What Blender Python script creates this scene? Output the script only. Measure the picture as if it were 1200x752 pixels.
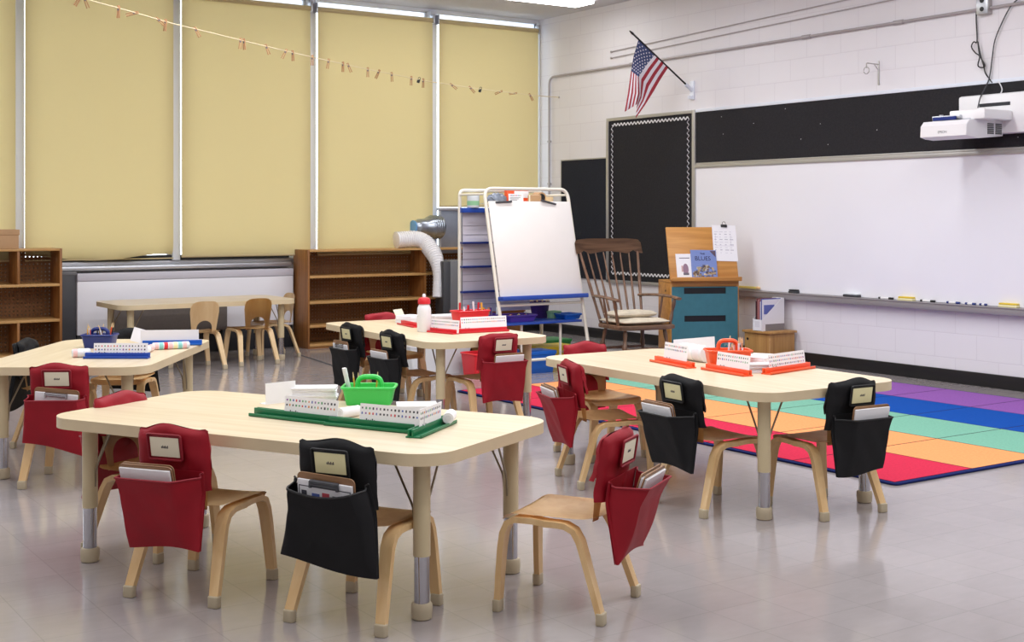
import bpy, bmesh, math, random
from math import pi, sin, cos, atan2, hypot, radians
from mathutils import Vector, Matrix
random.seed(7)
sc = bpy.context.scene
COL = sc.collection
for o in list(bpy.data.objects):
    bpy.data.objects.remove(o)

# ------------------------------------------------------------------ camera
FPX, HORIZON, EYE = 1510.0, 253.0, 1.37          # focal length and horizon row (px of 1200x752), eye height (m)
YAW = math.atan(1026 / 1510.0)
cam_d = bpy.data.cameras.new('camera'); cam = bpy.data.objects.new('camera', cam_d); COL.objects.link(cam)
cam.location = (0, 0, EYE); cam.rotation_euler = (pi / 2, 0, -YAW)
cam_d.sensor_width = 36; cam_d.lens = FPX / 1200 * 36; cam_d.shift_y = -(376 - HORIZON) / 1200
cam_d.clip_end = 200
sc.camera = cam
# ------------------------------------------------------------------ world, lights, exposure
sc.view_settings.view_transform = 'Standard'; sc.view_settings.look = 'None'
sc.view_settings.gamma = 1.0; sc.view_settings.use_curve_mapping = False
sc.view_settings.exposure = 0.12
sc.cycles.use_denoising = True
sc.cycles.max_bounces = 8; sc.cycles.diffuse_bounces = 5; sc.cycles.glossy_bounces = 3
sc.cycles.transparent_max_bounces = 10; sc.cycles.sample_clamp_indirect = 6.0
w = bpy.data.worlds.new('world'); sc.world = w; w.use_nodes = True
SKY = w.node_tree.nodes['Background']
SKY.inputs[0].default_value = (0.84, 0.93, 1.0, 1); SKY.inputs[1].default_value = 3.4

RX, WY, CEIL = 8.95, 12.60, 3.715                 # right wall x, window wall y, ceiling z
LX, BY = -3.2, -3.0                               # unseen walls behind and left of the camera
LAMP_W = 33
def area(name, x, y, sx, sy, watts, z=3.62, col=(0.985, 0.99, 1.0)):
    d = bpy.data.lights.new(name, 'AREA'); d.shape = 'RECTANGLE'; d.size = sx; d.size_y = sy
    d.energy = watts; d.color = col
    o = bpy.data.objects.new(name, d); COL.objects.link(o); o.location = (x, y, z)
    return o
for k, (yy, f) in enumerate(((9.0, 1.1), (6.6, 1.12), (4.2, 1.08), (1.8, .85), (-0.6, .6))):
    for j, xx in enumerate((-1.2, 1.6, 4.2, 6.5)):
        area('fluorescent_row_light', xx, yy, 2.4, .32, LAMP_W * f * (.45, .85, 1.05, 1.08)[j])

# ------------------------------------------------------------------ helpers
def lin(c):
    r = []
    for v in c[:3]:
        v /= 255.0
        r.append(v / 12.92 if v <= .04045 else ((v + .055) / 1.055) ** 2.4)
    return (*r, 1.0)
FW = Vector((sin(YAW), cos(YAW))); RT = Vector((cos(YAW), -sin(YAW)))
def at(px, py, z=0.0):                            # surveyed point on the horizontal plane z
    Z = FPX * (EYE - z) / (py - HORIZON); p = FW * Z + RT * ((px - 600) * Z / FPX)
    return Vector((p.x, p.y, z))
def onY(px, py, Y):
    d = FW + RT * ((px - 600) / FPX); t = Y / d.y
    return Vector((d.x * t, Y, EYE - (py - HORIZON) / FPX * t))
def onX(px, py, X):
    d = FW + RT * ((px - 600) / FPX); t = X / d.x
    return Vector((X, d.y * t, EYE - (py - HORIZON) / FPX * t))

def mat(name, rgb, rough=.5, metal=0.0, var=.0, scale=8.0, bump=0.0, bscale=60.0, spec=.5, stretch=(1, 1, 1), coat=0.0):
    m = bpy.data.materials.new(name); m.use_nodes = True
    nt = m.node_tree; b = nt.nodes['Principled BSDF']
    b.inputs['Base Color'].default_value = lin(rgb); b.inputs['Roughness'].default_value = rough
    b.inputs['Metallic'].default_value = metal; b.inputs['Specular IOR Level'].default_value = spec
    b.inputs['Coat Weight'].default_value = coat
    tc = nt.nodes.new('ShaderNodeTexCoord'); mp = nt.nodes.new('ShaderNodeMapping')
    mp.inputs['Scale'].default_value = stretch
    nt.links.new(tc.outputs['Object'], mp.inputs['Vector'])
    if var > 0:
        n = nt.nodes.new('ShaderNodeTexNoise'); n.inputs['Scale'].default_value = scale; n.inputs['Detail'].default_value = 4
        nt.links.new(mp.outputs[0], n.inputs['Vector'])
        r = nt.nodes.new('ShaderNodeMapRange'); r.inputs['From Min'].default_value = .3; r.inputs['From Max'].default_value = .7
        r.inputs['To Min'].default_value = 1 - var; r.inputs['To Max'].default_value = 1 + var
        nt.links.new(n.outputs['Fac'], r.inputs['Value'])
        mx = nt.nodes.new('ShaderNodeVectorMath'); mx.operation = 'SCALE'
        mx.inputs[0].default_value = lin(rgb)[:3]
        nt.links.new(r.outputs[0], mx.inputs['Scale']); nt.links.new(mx.outputs[0], b.inputs['Base Color'])
    if bump > 0:
        n2 = nt.nodes.new('ShaderNodeTexNoise'); n2.inputs['Scale'].default_value = bscale; n2.inputs['Detail'].default_value = 3
        nt.links.new(mp.outputs[0], n2.inputs['Vector'])
        bp = nt.nodes.new('ShaderNodeBump'); bp.inputs['Strength'].default_value = bump; bp.inputs['Distance'].default_value = .01
        nt.links.new(n2.outputs['Fac'], bp.inputs['Height']); nt.links.new(bp.outputs[0], b.inputs['Normal'])
    return m

def wood(name, rgb, dark, rough=.45, axis=0, scale=3.0):
    m = mat(name, rgb, rough); nt = m.node_tree; b = nt.nodes['Principled BSDF']; mp = nt.nodes['Mapping']
    s = [14.0, 14.0, 14.0]; s[axis] = .9
    mp.inputs['Scale'].default_value = s
    n = nt.nodes.new('ShaderNodeTexNoise'); n.inputs['Scale'].default_value = scale; n.inputs['Detail'].default_value = 6
    n.inputs['Distortion'].default_value = .6
    nt.links.new(mp.outputs[0], n.inputs['Vector'])
    r = nt.nodes.new('ShaderNodeValToRGB'); e = r.color_ramp.elements
    e[0].position = .32; e[0].color = lin(dark); e[1].position = .66; e[1].color = lin(rgb)
    nt.links.new(n.outputs['Fac'], r.inputs[0]); nt.links.new(r.outputs[0], b.inputs['Base Color'])
    return m

def MB(): return bmesh.new()
def obj(name, bm, m, parent=None, smooth=35, loc=None, rz=0.0):
    bmesh.ops.recalc_face_normals(bm, faces=bm.faces[:])
    me = bpy.data.meshes.new(name); bm.to_mesh(me); bm.free()
    for mm in (m if isinstance(m, (list, tuple)) else [m]): me.materials.append(mm)
    if smooth:
        for p in me.polygons: p.use_smooth = True
        me.set_sharp_from_angle(angle=radians(smooth))
    o = bpy.data.objects.new(name, me); COL.objects.link(o)
    if parent: o.parent = parent
    if loc is not None: o.location = loc; o.rotation_euler = (0, 0, rz)
    return o
def tag(o, label, cat, group=None):
    n = len(label.split()); assert 4 <= n <= 16, (n, label)
    o['label'] = label; o['category'] = cat
    if group: o['group'] = group
    return o
def thing(name, label, cat, loc=(0, 0, 0), rz=0.0, group=None):
    o = bpy.data.objects.new(name, None); COL.objects.link(o); o.empty_display_size = .1
    o.location = loc; o.rotation_euler = (0, 0, rz)
    return tag(o, label, cat, group)
def struct(name, bm, m, parent=None, **k):
    o = obj(name, bm, m, parent, **k)
    if not parent: o['kind'] = 'structure'
    return o
def T(x=0, y=0, z=0, rx=0, ry=0, rz=0):
    return Matrix.Translation((x, y, z)) @ Matrix.Rotation(rz, 4, 'Z') @ Matrix.Rotation(ry, 4, 'Y') @ Matrix.Rotation(rx, 4, 'X')
def box(bm, x0, x1, y0, y1, z0, z1, M=None, bev=0.0, seg=2, mi=0):
    g = bmesh.ops.create_cube(bm, size=1.0); vs = g['verts']
    for v in vs:
        v.co = Vector(((x0 + x1) / 2 + v.co.x * (x1 - x0), (y0 + y1) / 2 + v.co.y * (y1 - y0), (z0 + z1) / 2 + v.co.z * (z1 - z0)))
    fs = set(f for v in vs for f in v.link_faces)
    if bev > 0:
        es = list(set(e for v in vs for e in v.link_edges))
        r = bmesh.ops.bevel(bm, geom=es, offset=bev, segments=seg, affect='EDGES', profile=.5)
        vs = list(set(v for f in r['faces'] for v in f.verts) | set(v for v in vs if v.is_valid))
        fs = set(f for v in vs for f in v.link_faces)
    for f in fs: f.material_index = mi
    if M is not None:
        for v in vs: v.co = M @ v.co
    return vs
def tube(bm, pts, r, n=8, M=None, closed=False, flat=None, mi=0):
    pts = [Vector(p) for p in pts]; N = len(pts); rr = r if isinstance(r, (list, tuple)) else [r] * N
    rings = []; up = None
    for i, p in enumerate(pts):
        a = pts[(i - 1) % N] if (closed or i > 0) else p; b = pts[(i + 1) % N] if (closed or i < N - 1) else p
        t = (b - a).normalized()
        if up is None:
            up = Vector((0, 0, 1)) if abs(t.z) < .9 else Vector((1, 0, 0))
        u = up - t * up.dot(t)
        if u.length < 1e-4: u = Vector((1, 0, 0)) - t * t.x
        u.normalize(); up = u; v = t.cross(u)
        k = flat if flat else (1, 1)
        rings.append([bm.verts.new(p + (u * cos(2 * pi * j / n) * k[0] + v * sin(2 * pi * j / n) * k[1]) * rr[i]) for j in range(n)])
    fs = []
    for i in range(N if closed else N - 1):
        A, B = rings[i], rings[(i + 1) % N]
        for j in range(n): fs.append(bm.faces.new((A[j], A[(j + 1) % n], B[(j + 1) % n], B[j])))
    if not closed: fs.append(bm.faces.new(rings[0][::-1])); fs.append(bm.faces.new(rings[-1]))
    for f in fs: f.material_index = mi
    if M is not None:
        for R in rings:
            for v in R: v.co = M @ v.co
def lathe(bm, prof, n=16, M=None, mi=0):
    rings = []
    for r, z in prof: rings.append([bm.verts.new((r * cos(2 * pi * j / n), r * sin(2 * pi * j / n), z)) for j in range(n)])
    fs = []
    for A, B in zip(rings, rings[1:]):
        for j in range(n): fs.append(bm.faces.new((A[j], A[(j + 1) % n], B[(j + 1) % n], B[j])))
    fs.append(bm.faces.new(rings[0][::-1])); fs.append(bm.faces.new(rings[-1]))
    for f in fs: f.material_index = mi
    if M is not None:
        for R in rings:
            for v in R: v.co = M @ v.co
def prism(bm, poly, z0, z1, M=None, mi=0, bev=0.0):
    a = [bm.verts.new((x, y, z0)) for x, y in poly]; b = [bm.verts.new((x, y, z1)) for x, y in poly]; n = len(poly)
    fs = [bm.faces.new(a[::-1]), bm.faces.new(b)]
    for i in range(n): fs.append(bm.faces.new((a[i], a[(i + 1) % n], b[(i + 1) % n], b[i])))
    vs = a + b
    if bev > 0:
        es = [e for f in fs[:2] for e in f.edges]
        r = bmesh.ops.bevel(bm, geom=es, offset=bev, segments=3, affect='EDGES', profile=.5)
        vs = list(set(v for v in vs if v.is_valid) | set(v for f in r['faces'] for v in f.verts)); fs = list(set(f for v in vs for f in v.link_faces))
    for f in fs: f.material_index = mi
    if M is not None:
        for v in vs: v.co = M @ v.co
def rrect(L, W, r, n=8):
    out = []
    for cx, cy, a0 in ((L / 2 - r, W / 2 - r, 0), (-L / 2 + r, W / 2 - r, pi / 2), (-L / 2 + r, -W / 2 + r, pi), (L / 2 - r, -W / 2 + r, 1.5 * pi)):
        for i in range(n + 1):
            t = a0 + pi / 2 * i / n; out.append((cx + r * cos(t), cy + r * sin(t)))
    return out
def grid(bm, nu, nv, fn, mi=None, M=None):            # surface from fn(u,v) with u,v in 0..1
    vs = [[bm.verts.new(fn(i / nu, j / nv)) for j in range(nv + 1)] for i in range(nu + 1)]
    for i in range(nu):
        for j in range(nv):
            f = bm.faces.new((vs[i][j], vs[i + 1][j], vs[i + 1][j + 1], vs[i][j + 1]))
            if mi: f.material_index = mi(i, j)
    if M is not None:
        for r in vs:
            for v in r: v.co = M @ v.co
    return vs
def solid(bm, t): bmesh.ops.solidify(bm, geom=bm.faces[:], thickness=t)
def arc(pts, r, n=5):                                 # polyline with rounded corners
    pts = [Vector(p) for p in pts]; out = [pts[0]]
    for a, b, c in zip(pts, pts[1:], pts[2:]):
        d1 = (a - b); d2 = (c - b); k = min(r, d1.length * .48, d2.length * .48)
        p, q = b + d1.normalized() * k, b + d2.normalized() * k
        for i in range(n + 1):
            t = i / n; out.append(p * (1 - t) ** 2 + b * 2 * t * (1 - t) + q * t * t)
    return out + [pts[-1]]
def text_mesh(bm, s, size, M, mi=0, depth=.0006):
    cu = bpy.data.curves.new('t', 'FONT'); cu.body = s; cu.size = size; cu.extrude = depth; cu.align_x = 'CENTER'; cu.align_y = 'CENTER'
    o = bpy.data.objects.new('t', cu); COL.objects.link(o)
    dg = bpy.context.evaluated_depsgraph_get(); me = bpy.data.meshes.new_from_object(o.evaluated_get(dg))
    n0 = len(bm.verts); f0 = len(bm.faces); bm.from_mesh(me); bm.verts.ensure_lookup_table(); bm.faces.ensure_lookup_table()
    for v in bm.verts[n0:]: v.co = M @ v.co
    for f in bm.faces[f0:]: f.material_index = mi
    bpy.data.objects.remove(o); bpy.data.curves.remove(cu); bpy.data.meshes.remove(me)

# ------------------------------------------------------------------ materials
m_wall = mat('painted_block', (222, 219, 226), .55)
def make_wall_mat():
    nt = m_wall.node_tree; b = nt.nodes['Principled BSDF']; tc = nt.nodes['Texture Coordinate']
    sx = nt.nodes.new('ShaderNodeSeparateXYZ'); nt.links.new(tc.outputs['Object'], sx.inputs[0])
    cb = nt.nodes.new('ShaderNodeCombineXYZ')
    nt.links.new(sx.outputs['Y'], cb.inputs['X']); nt.links.new(sx.outputs['Z'], cb.inputs['Y'])
    br = nt.nodes.new('ShaderNodeTexBrick'); br.offset = .5
    br.inputs['Color1'].default_value = lin((232, 230, 236)); br.inputs['Color2'].default_value = lin((230, 228, 234))
    br.inputs['Mortar'].default_value = lin((222, 219, 226)); br.inputs['Scale'].default_value = 1.0
    br.inputs['Mortar Size'].default_value = .005; br.inputs['Mortar Smooth'].default_value = .6
    br.inputs['Brick Width'].default_value = .406; br.inputs['Row Height'].default_value = .2025
    nt.links.new(cb.outputs[0], br.inputs['Vector']); nt.links.new(br.outputs['Color'], b.inputs['Base Color'])
    bp = nt.nodes.new('ShaderNodeBump'); bp.inputs['Strength'].default_value = .22; bp.inputs['Distance'].default_value = .003; bp.invert = True
    n2 = nt.nodes.new('ShaderNodeTexNoise'); n2.inputs['Scale'].default_value = 90
    ad = nt.nodes.new('ShaderNodeMath'); ad.operation = 'MULTIPLY_ADD'; ad.inputs[1].default_value = .15
    nt.links.new(tc.outputs['Object'], n2.inputs['Vector']); nt.links.new(n2.outputs['Fac'], ad.inputs[0]); nt.links.new(br.outputs['Fac'], ad.inputs[2])
    nt.links.new(ad.outputs[0], bp.inputs['Height']); nt.links.new(bp.outputs[0], b.inputs['Normal'])
make_wall_mat()
m_plain = mat('plain_paint', (214, 210, 206), .6, var=.02)
m_ceil = mat('ceiling_plaster', (200, 200, 207), .8, var=.03, scale=3, bump=.1)
m_floor = mat('vinyl_tile', (168, 160, 162), .2)
def make_floor_mat():
    nt = m_floor.node_tree; b = nt.nodes['Principled BSDF']; tc = nt.nodes['Texture Coordinate']
    def node(t): return nt.nodes.new('ShaderNode' + t)
    def math_(op, a, v=None, c=None):
        n = node('Math'); n.operation = op
        for k, x in enumerate((a, v, c)):
            if x is None: continue
            if isinstance(x, (int, float)): n.inputs[k].default_value = x
            else: nt.links.new(x, n.inputs[k])
        return n.outputs[0]
    s = node('SeparateXYZ'); nt.links.new(tc.outputs['Object'], s.inputs[0])
    P = .2487
    tx = math_('DIVIDE', math_('SUBTRACT', s.outputs['X'], 1.0866), P); ty = math_('DIVIDE', math_('SUBTRACT', s.outputs['Y'], 4.05), P)
    fx = math_('FRACT', tx); fy = math_('FRACT', ty)
    def edge(f): return math_('MINIMUM', f, math_('SUBTRACT', 1.0, f))
    e = math_('MINIMUM', edge(fx), edge(fy))
    gap = math_('LESS_THAN', e, .008)
    cid = node('CombineXYZ'); nt.links.new(math_('FLOOR', tx), cid.inputs[0]); nt.links.new(math_('FLOOR', ty), cid.inputs[1])
    wn = node('TexWhiteNoise'); wn.noise_dimensions = '3D'; nt.links.new(cid.outputs[0], wn.inputs['Vector'])
    n1 = node('TexNoise'); n1.inputs['Scale'].default_value = 9; n1.inputs['Detail'].default_value = 6; n1.inputs['Roughness'].default_value = .65
    mp = node('Mapping'); mp.inputs['Scale'].default_value = (1, 2.4, 1); nt.links.new(tc.outputs['Object'], mp.inputs[0]); nt.links.new(mp.outputs[0], n1.inputs[0])
    n3 = node('TexNoise'); n3.inputs['Scale'].default_value = .7; nt.links.new(tc.outputs['Object'], n3.inputs[0])
    v = math_('MULTIPLY_ADD', wn.outputs['Value'], .05, .975)
    v = math_('MULTIPLY', v, math_('MULTIPLY_ADD', n1.outputs['Fac'], .16, .92))
    v = math_('MULTIPLY', v, math_('MULTIPLY_ADD', n3.outputs['Fac'], .12, .94))
    v = math_('MULTIPLY', v, math_('MULTIPLY_ADD', gap, -.13, 1.0))
    sc_ = node('VectorMath'); sc_.operation = 'SCALE'; sc_.inputs[0].default_value = lin((158, 151, 151))[:3]
    nt.links.new(v, sc_.inputs['Scale']); nt.links.new(sc_.outputs[0], b.inputs['Base Color'])
    rg = math_('MULTIPLY_ADD', n1.outputs['Fac'], .13, .06); nt.links.new(rg, b.inputs['Roughness'])
    bp = node('Bump'); bp.inputs['Strength'].default_value = .12; bp.inputs['Distance'].default_value = .006
    n4 = node('TexNoise'); n4.inputs['Scale'].default_value = 5; nt.links.new(tc.outputs['Object'], n4.inputs[0])
    nt.links.new(math_('MULTIPLY_ADD', gap, -.2, n4.outputs['Fac']), bp.inputs['Height']); nt.links.new(bp.outputs[0], b.inputs['Normal'])
make_floor_mat()
m_black_base = mat('black_vinyl_base', (30, 29, 30), .35, var=.1)
m_blind = bpy.data.materials.new('window_shade_cloth'); m_blind.use_nodes = True
def make_blind():
    nt = m_blind.node_tree; b = nt.nodes['Principled BSDF']; out = nt.nodes['Material Output']
    b.inputs['Base Color'].default_value = lin((216, 203, 165)); b.inputs['Roughness'].default_value = .75; b.inputs['Specular IOR Level'].default_value = .2
    tr = nt.nodes.new('ShaderNodeBsdfTranslucent'); tr.inputs[0].default_value = lin((244, 226, 174))
    mx = nt.nodes.new('ShaderNodeMixShader'); mx.inputs[0].default_value = .32
    nt.links.new(b.outputs[0], mx.inputs[1]); nt.links.new(tr.outputs[0], mx.inputs[2]); nt.links.new(mx.outputs[0], out.inputs[0])
    tc = nt.nodes.new('ShaderNodeTexCoord'); mp = nt.nodes.new('ShaderNodeMapping'); mp.inputs['Scale'].default_value = (1.2, 1, 3)
    n = nt.nodes.new('ShaderNodeTexNoise'); n.inputs['Scale'].default_value = 1.6; n.inputs['Detail'].default_value = 3
    bp = nt.nodes.new('ShaderNodeBump'); bp.inputs['Strength'].default_value = .12; bp.inputs['Distance'].default_value = .03
    nt.links.new(tc.outputs['Object'], mp.inputs[0]); nt.links.new(mp.outputs[0], n.inputs[0]); nt.links.new(n.outputs['Fac'], bp.inputs['Height'])
    nt.links.new(bp.outputs[0], b.inputs['Normal'])
make_blind()
m_glass = bpy.data.materials.new('window_glass'); m_glass.use_nodes = True
def make_glass():
    nt = m_glass.node_tree; out = nt.nodes['Material Output']; nt.nodes.remove(nt.nodes['Principled BSDF'])
    a = nt.nodes.new('ShaderNodeBsdfTransparent'); g = nt.nodes.new('ShaderNodeBsdfGlossy'); g.inputs['Roughness'].default_value = .02
    fr = nt.nodes.new('ShaderNodeFresnel'); mx = nt.nodes.new('ShaderNodeMixShader')
    nt.links.new(fr.outputs[0], mx.inputs[0]); nt.links.new(a.outputs[0], mx.inputs[1]); nt.links.new(g.outputs[0], mx.inputs[2]); nt.links.new(mx.outputs[0], out.inputs[0])
make_glass()
m_alu = mat('brushed_aluminium', (196, 199, 206), .35, .85, var=.04)
m_aluframe = mat('satin_aluminium_trim', (186, 184, 182), .4, .55)
m_white_metal = mat('white_window_metal', (226, 232, 244), .4)
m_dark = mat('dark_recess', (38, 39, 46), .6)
m_grey = mat('grey_enamel', (112, 112, 116), .45, var=.03)
m_dgrey = mat('dark_grey_enamel', (66, 67, 72), .45, var=.04)
m_cork = mat('black_tackboard', (44, 43, 46), .9, var=.14, scale=55, bump=.2, bscale=150, spec=.2)
m_corkb = mat('navy_black_tackboard', (40, 42, 50), .9, var=.12, scale=55, bump=.2, bscale=150, spec=.2)
m_wb = mat('whiteboard_enamel', (240, 240, 248), .18, var=.006, scale=1.5)
m_white = mat('white_plastic', (236, 235, 238), .35)
m_paper = mat('white_paper', (240, 239, 243), .8)
m_paper2 = mat('grey_white_paper', (222, 221, 226), .8, var=.04)
m_cream = mat('cream_enamel', (232, 227, 214), .35)
m_maple = wood('maple_laminate', (228, 212, 184), (215, 196, 163), .32, 0, 1.6)
m_edge = mat('maple_edge_band', (216, 197, 162), .38, var=.04)
m_legcream = mat('cream_leg_enamel', (203, 186, 150), .38)
m_chrome = mat('chrome', (190, 190, 196), .16, 1.0)
m_wire = mat('steel_brace', (150, 138, 118), .35, .7)
m_foot = mat('beige_rubber', (186, 172, 146), .6)
m_birch = wood('birch_ply', (228, 194, 144), (214, 174, 120), .36, 2, 1.3)
m_birchp = wood('pale_birch_ply', (230, 202, 158), (218, 184, 136), .36, 2, 1.3)
m_red = mat('red_nylon', (148, 10, 30), .6, var=.10, scale=9, bump=.25, bscale=14, spec=.35)
m_red_d = mat('red_nylon_binding', (140, 14, 34), .6, var=.08)
m_black = mat('black_nylon', (17, 17, 20), .7, var=.15, scale=9, bump=.25, bscale=14, spec=.3)
m_black_d = mat('black_binding', (18, 18, 20), .55)
m_card = mat('pale_yellow_card', (238, 230, 180), .6, var=.02)
m_cardc = mat('cream_card', (240, 231, 206), .6, var=.02)
m_ink = mat('dark_ink', (60, 58, 66), .7)
m_board = wood('hardboard', (150, 112, 78), (126, 90, 60), .5, 0, 4)
m_oak = wood('oak_case', (172, 118, 62), (140, 90, 44), .45, 0, 2.0)
m_oakv = wood('oak_upright', (166, 112, 60), (132, 84, 42), .45, 2, 2.0)
m_oakedge = wood('pale_oak_edge', (206, 163, 104), (182, 136, 80), .45, 0, 2.0)
m_honey = wood('honey_oak', (206, 148, 76), (182, 122, 56), .4, 0, 1.6)
m_pine = wood('pine_crate', (186, 142, 82), (160, 114, 60), .5, 2, 2.0)
m_walnut = wood('walnut_stain', (134, 102, 78), (88, 62, 46), .34, 0, 2.4)
m_walnutv = wood('walnut_turned', (128, 96, 74), (88, 62, 46), .34, 2, 2.4)
m_teal = mat('teal_laminate', (58, 118, 132), .5, var=.06, scale=14)
m_blackpl = mat('black_plastic', (22, 22, 24), .4)
m_beige = mat('beige_cushion', (203, 192, 172), .85, var=.12, scale=16, bump=.3, bscale=40)
m_blue = mat('blue_plastic', (34, 74, 168), .35, var=.05)
m_blue2 = mat('bright_blue_plastic', (24, 96, 190), .35, var=.04)
m_navy = mat('navy_plastic', (24, 44, 118), .35)
m_green = mat('bright_green_plastic', (66, 208, 92), .35)
m_green_d = mat('dark_green_plastic', (20, 116, 72), .35)
m_green_l = mat('leaf_green_plastic', (40, 130, 60), .4)
m_orange = mat('orange_plastic', (240, 92, 46), .35)
m_redpl = mat('red_plastic', (216, 36, 48), .35)
m_yellow = mat('yellow_plastic', (226, 196, 40), .4)
m_purple = mat('purple_plastic', (78, 52, 150), .35)
m_purple_d = mat('deep_purple_plastic', (64, 34, 104), .35)
m_pink = mat('pale_pink_plastic', (238, 196, 196), .35)
m_clear = mat('milky_plastic', (226, 232, 236), .2)
m_lime = mat('pale_green_plastic', (150, 205, 160), .35)
m_card_b = mat('brown_cardboard', (188, 150, 112), .85, var=.05)
m_metal_pen = mat('pencil_yellow', (226, 168, 60), .5)
m_teal_pk = mat('teal_pastel', (140, 210, 205), .35)
m_duct = mat('galvanised_steel', (168, 176, 188), .28, .9, var=.15, scale=20)
m_hose = mat('white_flex_hose', (240, 239, 243), .5)
m_conduit = mat('painted_conduit', (176, 170, 172), .45, .2)
m_string = mat('cotton_string', (228, 214, 180), .8)
m_pin = wood('clothespin_wood', (196, 150, 108), (168, 116, 74), .6, 2, 6)
m_flagw = mat('flag_white', (226, 222, 230), .8); m_flagr = mat('flag_red', (160, 44, 58), .8); m_flagb = mat('flag_blue', (58, 70, 112), .8)
m_lamp = bpy.data.materials.new('lamp_diffuser'); m_lamp.use_nodes = True
_b = m_lamp.node_tree.nodes['Principled BSDF']; _b.inputs['Emission Color'].default_value = (1, .98, .95, 1); _b.inputs['Emission Strength'].default_value = 9.0
MARKS = [mat('mark_' + n, c, .7) for n, c in (('red', (200, 80, 90)), ('blue', (90, 110, 180)), ('green', (100, 160, 120)), ('orange', (214, 140, 80)), ('violet', (140, 100, 160)), ('ink', (70, 70, 80)))]

def pegboard(name, rgb, px=.0254, r=.0034):
    m = mat(name, rgb, .7, var=.06, scale=3); nt = m.node_tree; b = nt.nodes['Principled BSDF']; out = nt.nodes['Material Output']; tc = nt.nodes['Texture Coordinate']
    def mm(op, a, v=None):
        n = nt.nodes.new('ShaderNodeMath'); n.operation = op
        for k, x in enumerate((a, v)):
            if x is None: continue
            if isinstance(x, (int, float)): n.inputs[k].default_value = x
            else: nt.links.new(x, n.inputs[k])
        return n.outputs[0]
    s = nt.nodes.new('ShaderNodeSeparateXYZ'); nt.links.new(tc.outputs['Object'], s.inputs[0])
    fx = mm('SUBTRACT', mm('FRACT', mm('DIVIDE', s.outputs['X'], px)), .5); fz = mm('SUBTRACT', mm('FRACT', mm('DIVIDE', s.outputs['Z'], px)), .5)
    d = mm('SQRT', mm('ADD', mm('MULTIPLY', fx, fx), mm('MULTIPLY', fz, fz)))
    hole = mm('LESS_THAN', d, r / px)
    t = nt.nodes.new('ShaderNodeBsdfTransparent'); mx = nt.nodes.new('ShaderNodeMixShader')
    nt.links.new(hole, mx.inputs[0]); nt.links.new(b.outputs[0], mx.inputs[1]); nt.links.new(t.outputs[0], mx.inputs[2]); nt.links.new(mx.outputs[0], out.inputs[0])
    return m
m_peg = pegboard('brown_pegboard', (126, 84, 44), .036, .0068)

# ------------------------------------------------------------------ room shell
b = MB(); box(b, LX - .1, RX + .1, BY - .1, WY + .6, -.12, 0); struct('floor', b, m_floor, smooth=0)
b = MB(); box(b, LX - .1, RX + .1, BY - .1, WY + .6, CEIL, CEIL + .12); struct('ceiling', b, m_ceil, smooth=0)
b = MB(); box(b, RX, RX + .2, BY, WY + .6, 0, CEIL); struct('wall_right', b, m_wall, smooth=0)
b = MB(); box(b, LX - .2, LX, BY, WY + .6, 0, CEIL); struct('wall_left', b, m_plain, smooth=0)
b = MB(); box(b, LX, RX, BY - .2, BY, 0, CEIL); struct('wall_back', b, m_plain, smooth=0)
SILL = .93
b = MB(); box(b, LX, RX, WY, WY + .3, 0, SILL - .06); struct('wall_window', b, m_plain, smooth=0)
b = MB(); box(b, LX, RX, WY, WY + .3, CEIL - .03, CEIL); struct('trim_1', b, m_white_metal, smooth=0)
MUL = [-3.04, -1.54, -.04, 1.46, 2.951, 4.453, 5.94, 7.44, 8.948]
# ledge under the windows
b = MB(); box(b, LX, RX, WY - .03, WY + .28, SILL - .06, SILL, bev=.008); struct('trim_2', b, m_alu)
b = MB(); box(b, 3.30, 5.69, WY - .12, WY - .03, .845, .888, bev=.01); struct('trim_3', b, m_alu)
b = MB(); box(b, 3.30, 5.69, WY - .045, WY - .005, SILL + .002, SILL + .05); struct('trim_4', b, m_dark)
# posts between the windows
b = MB(); box(b, RX - .014, RX - .001, WY - .03, WY + .1, SILL, CEIL - .03); struct('trim_5', b, m_white_metal)
for k in range(8):
    x0, x1 = MUL[k], MUL[k + 1]
    b = MB()
    box(b, x0 - .030, x0 + .050, WY - .07, WY + .08, SILL, CEIL - .03, bev=.006)
    box(b, x0 + .026, x1 - .026, WY + .03, WY + .08, SILL, SILL + .05); box(b, x0 + .026, x1 - .026, WY + .03, WY + .08, CEIL - .045, CEIL - .03)
    box(b, x0 + .026, x0 + .05, WY + .03, WY + .08, SILL, CEIL - .06); box(b, x1 - (.05 if k < 7 else .012), x1 - (.026 if k < 7 else 0), WY + .03, WY + .08, SILL, CEIL - .03)
    f = struct('window_%d' % (k + 1), b, m_white_metal)
    b = MB(); box(b, x0 + .04, x1 - (.04 if k < 7 else .006), WY + .05, WY + .056, SILL + .03, CEIL - .03); g = obj('pane', b, m_glass, f, smooth=0)
# baseboards
b = MB(); box(b, RX - .018, RX, BY, WY, 0, .11, bev=.004); struct('baseboard_right', b, m_black_base)
b = MB(); box(b, LX, RX - .02, WY - .018, WY, 0, .11, bev=.004); struct('baseboard_window', b, m_black_base)

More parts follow.
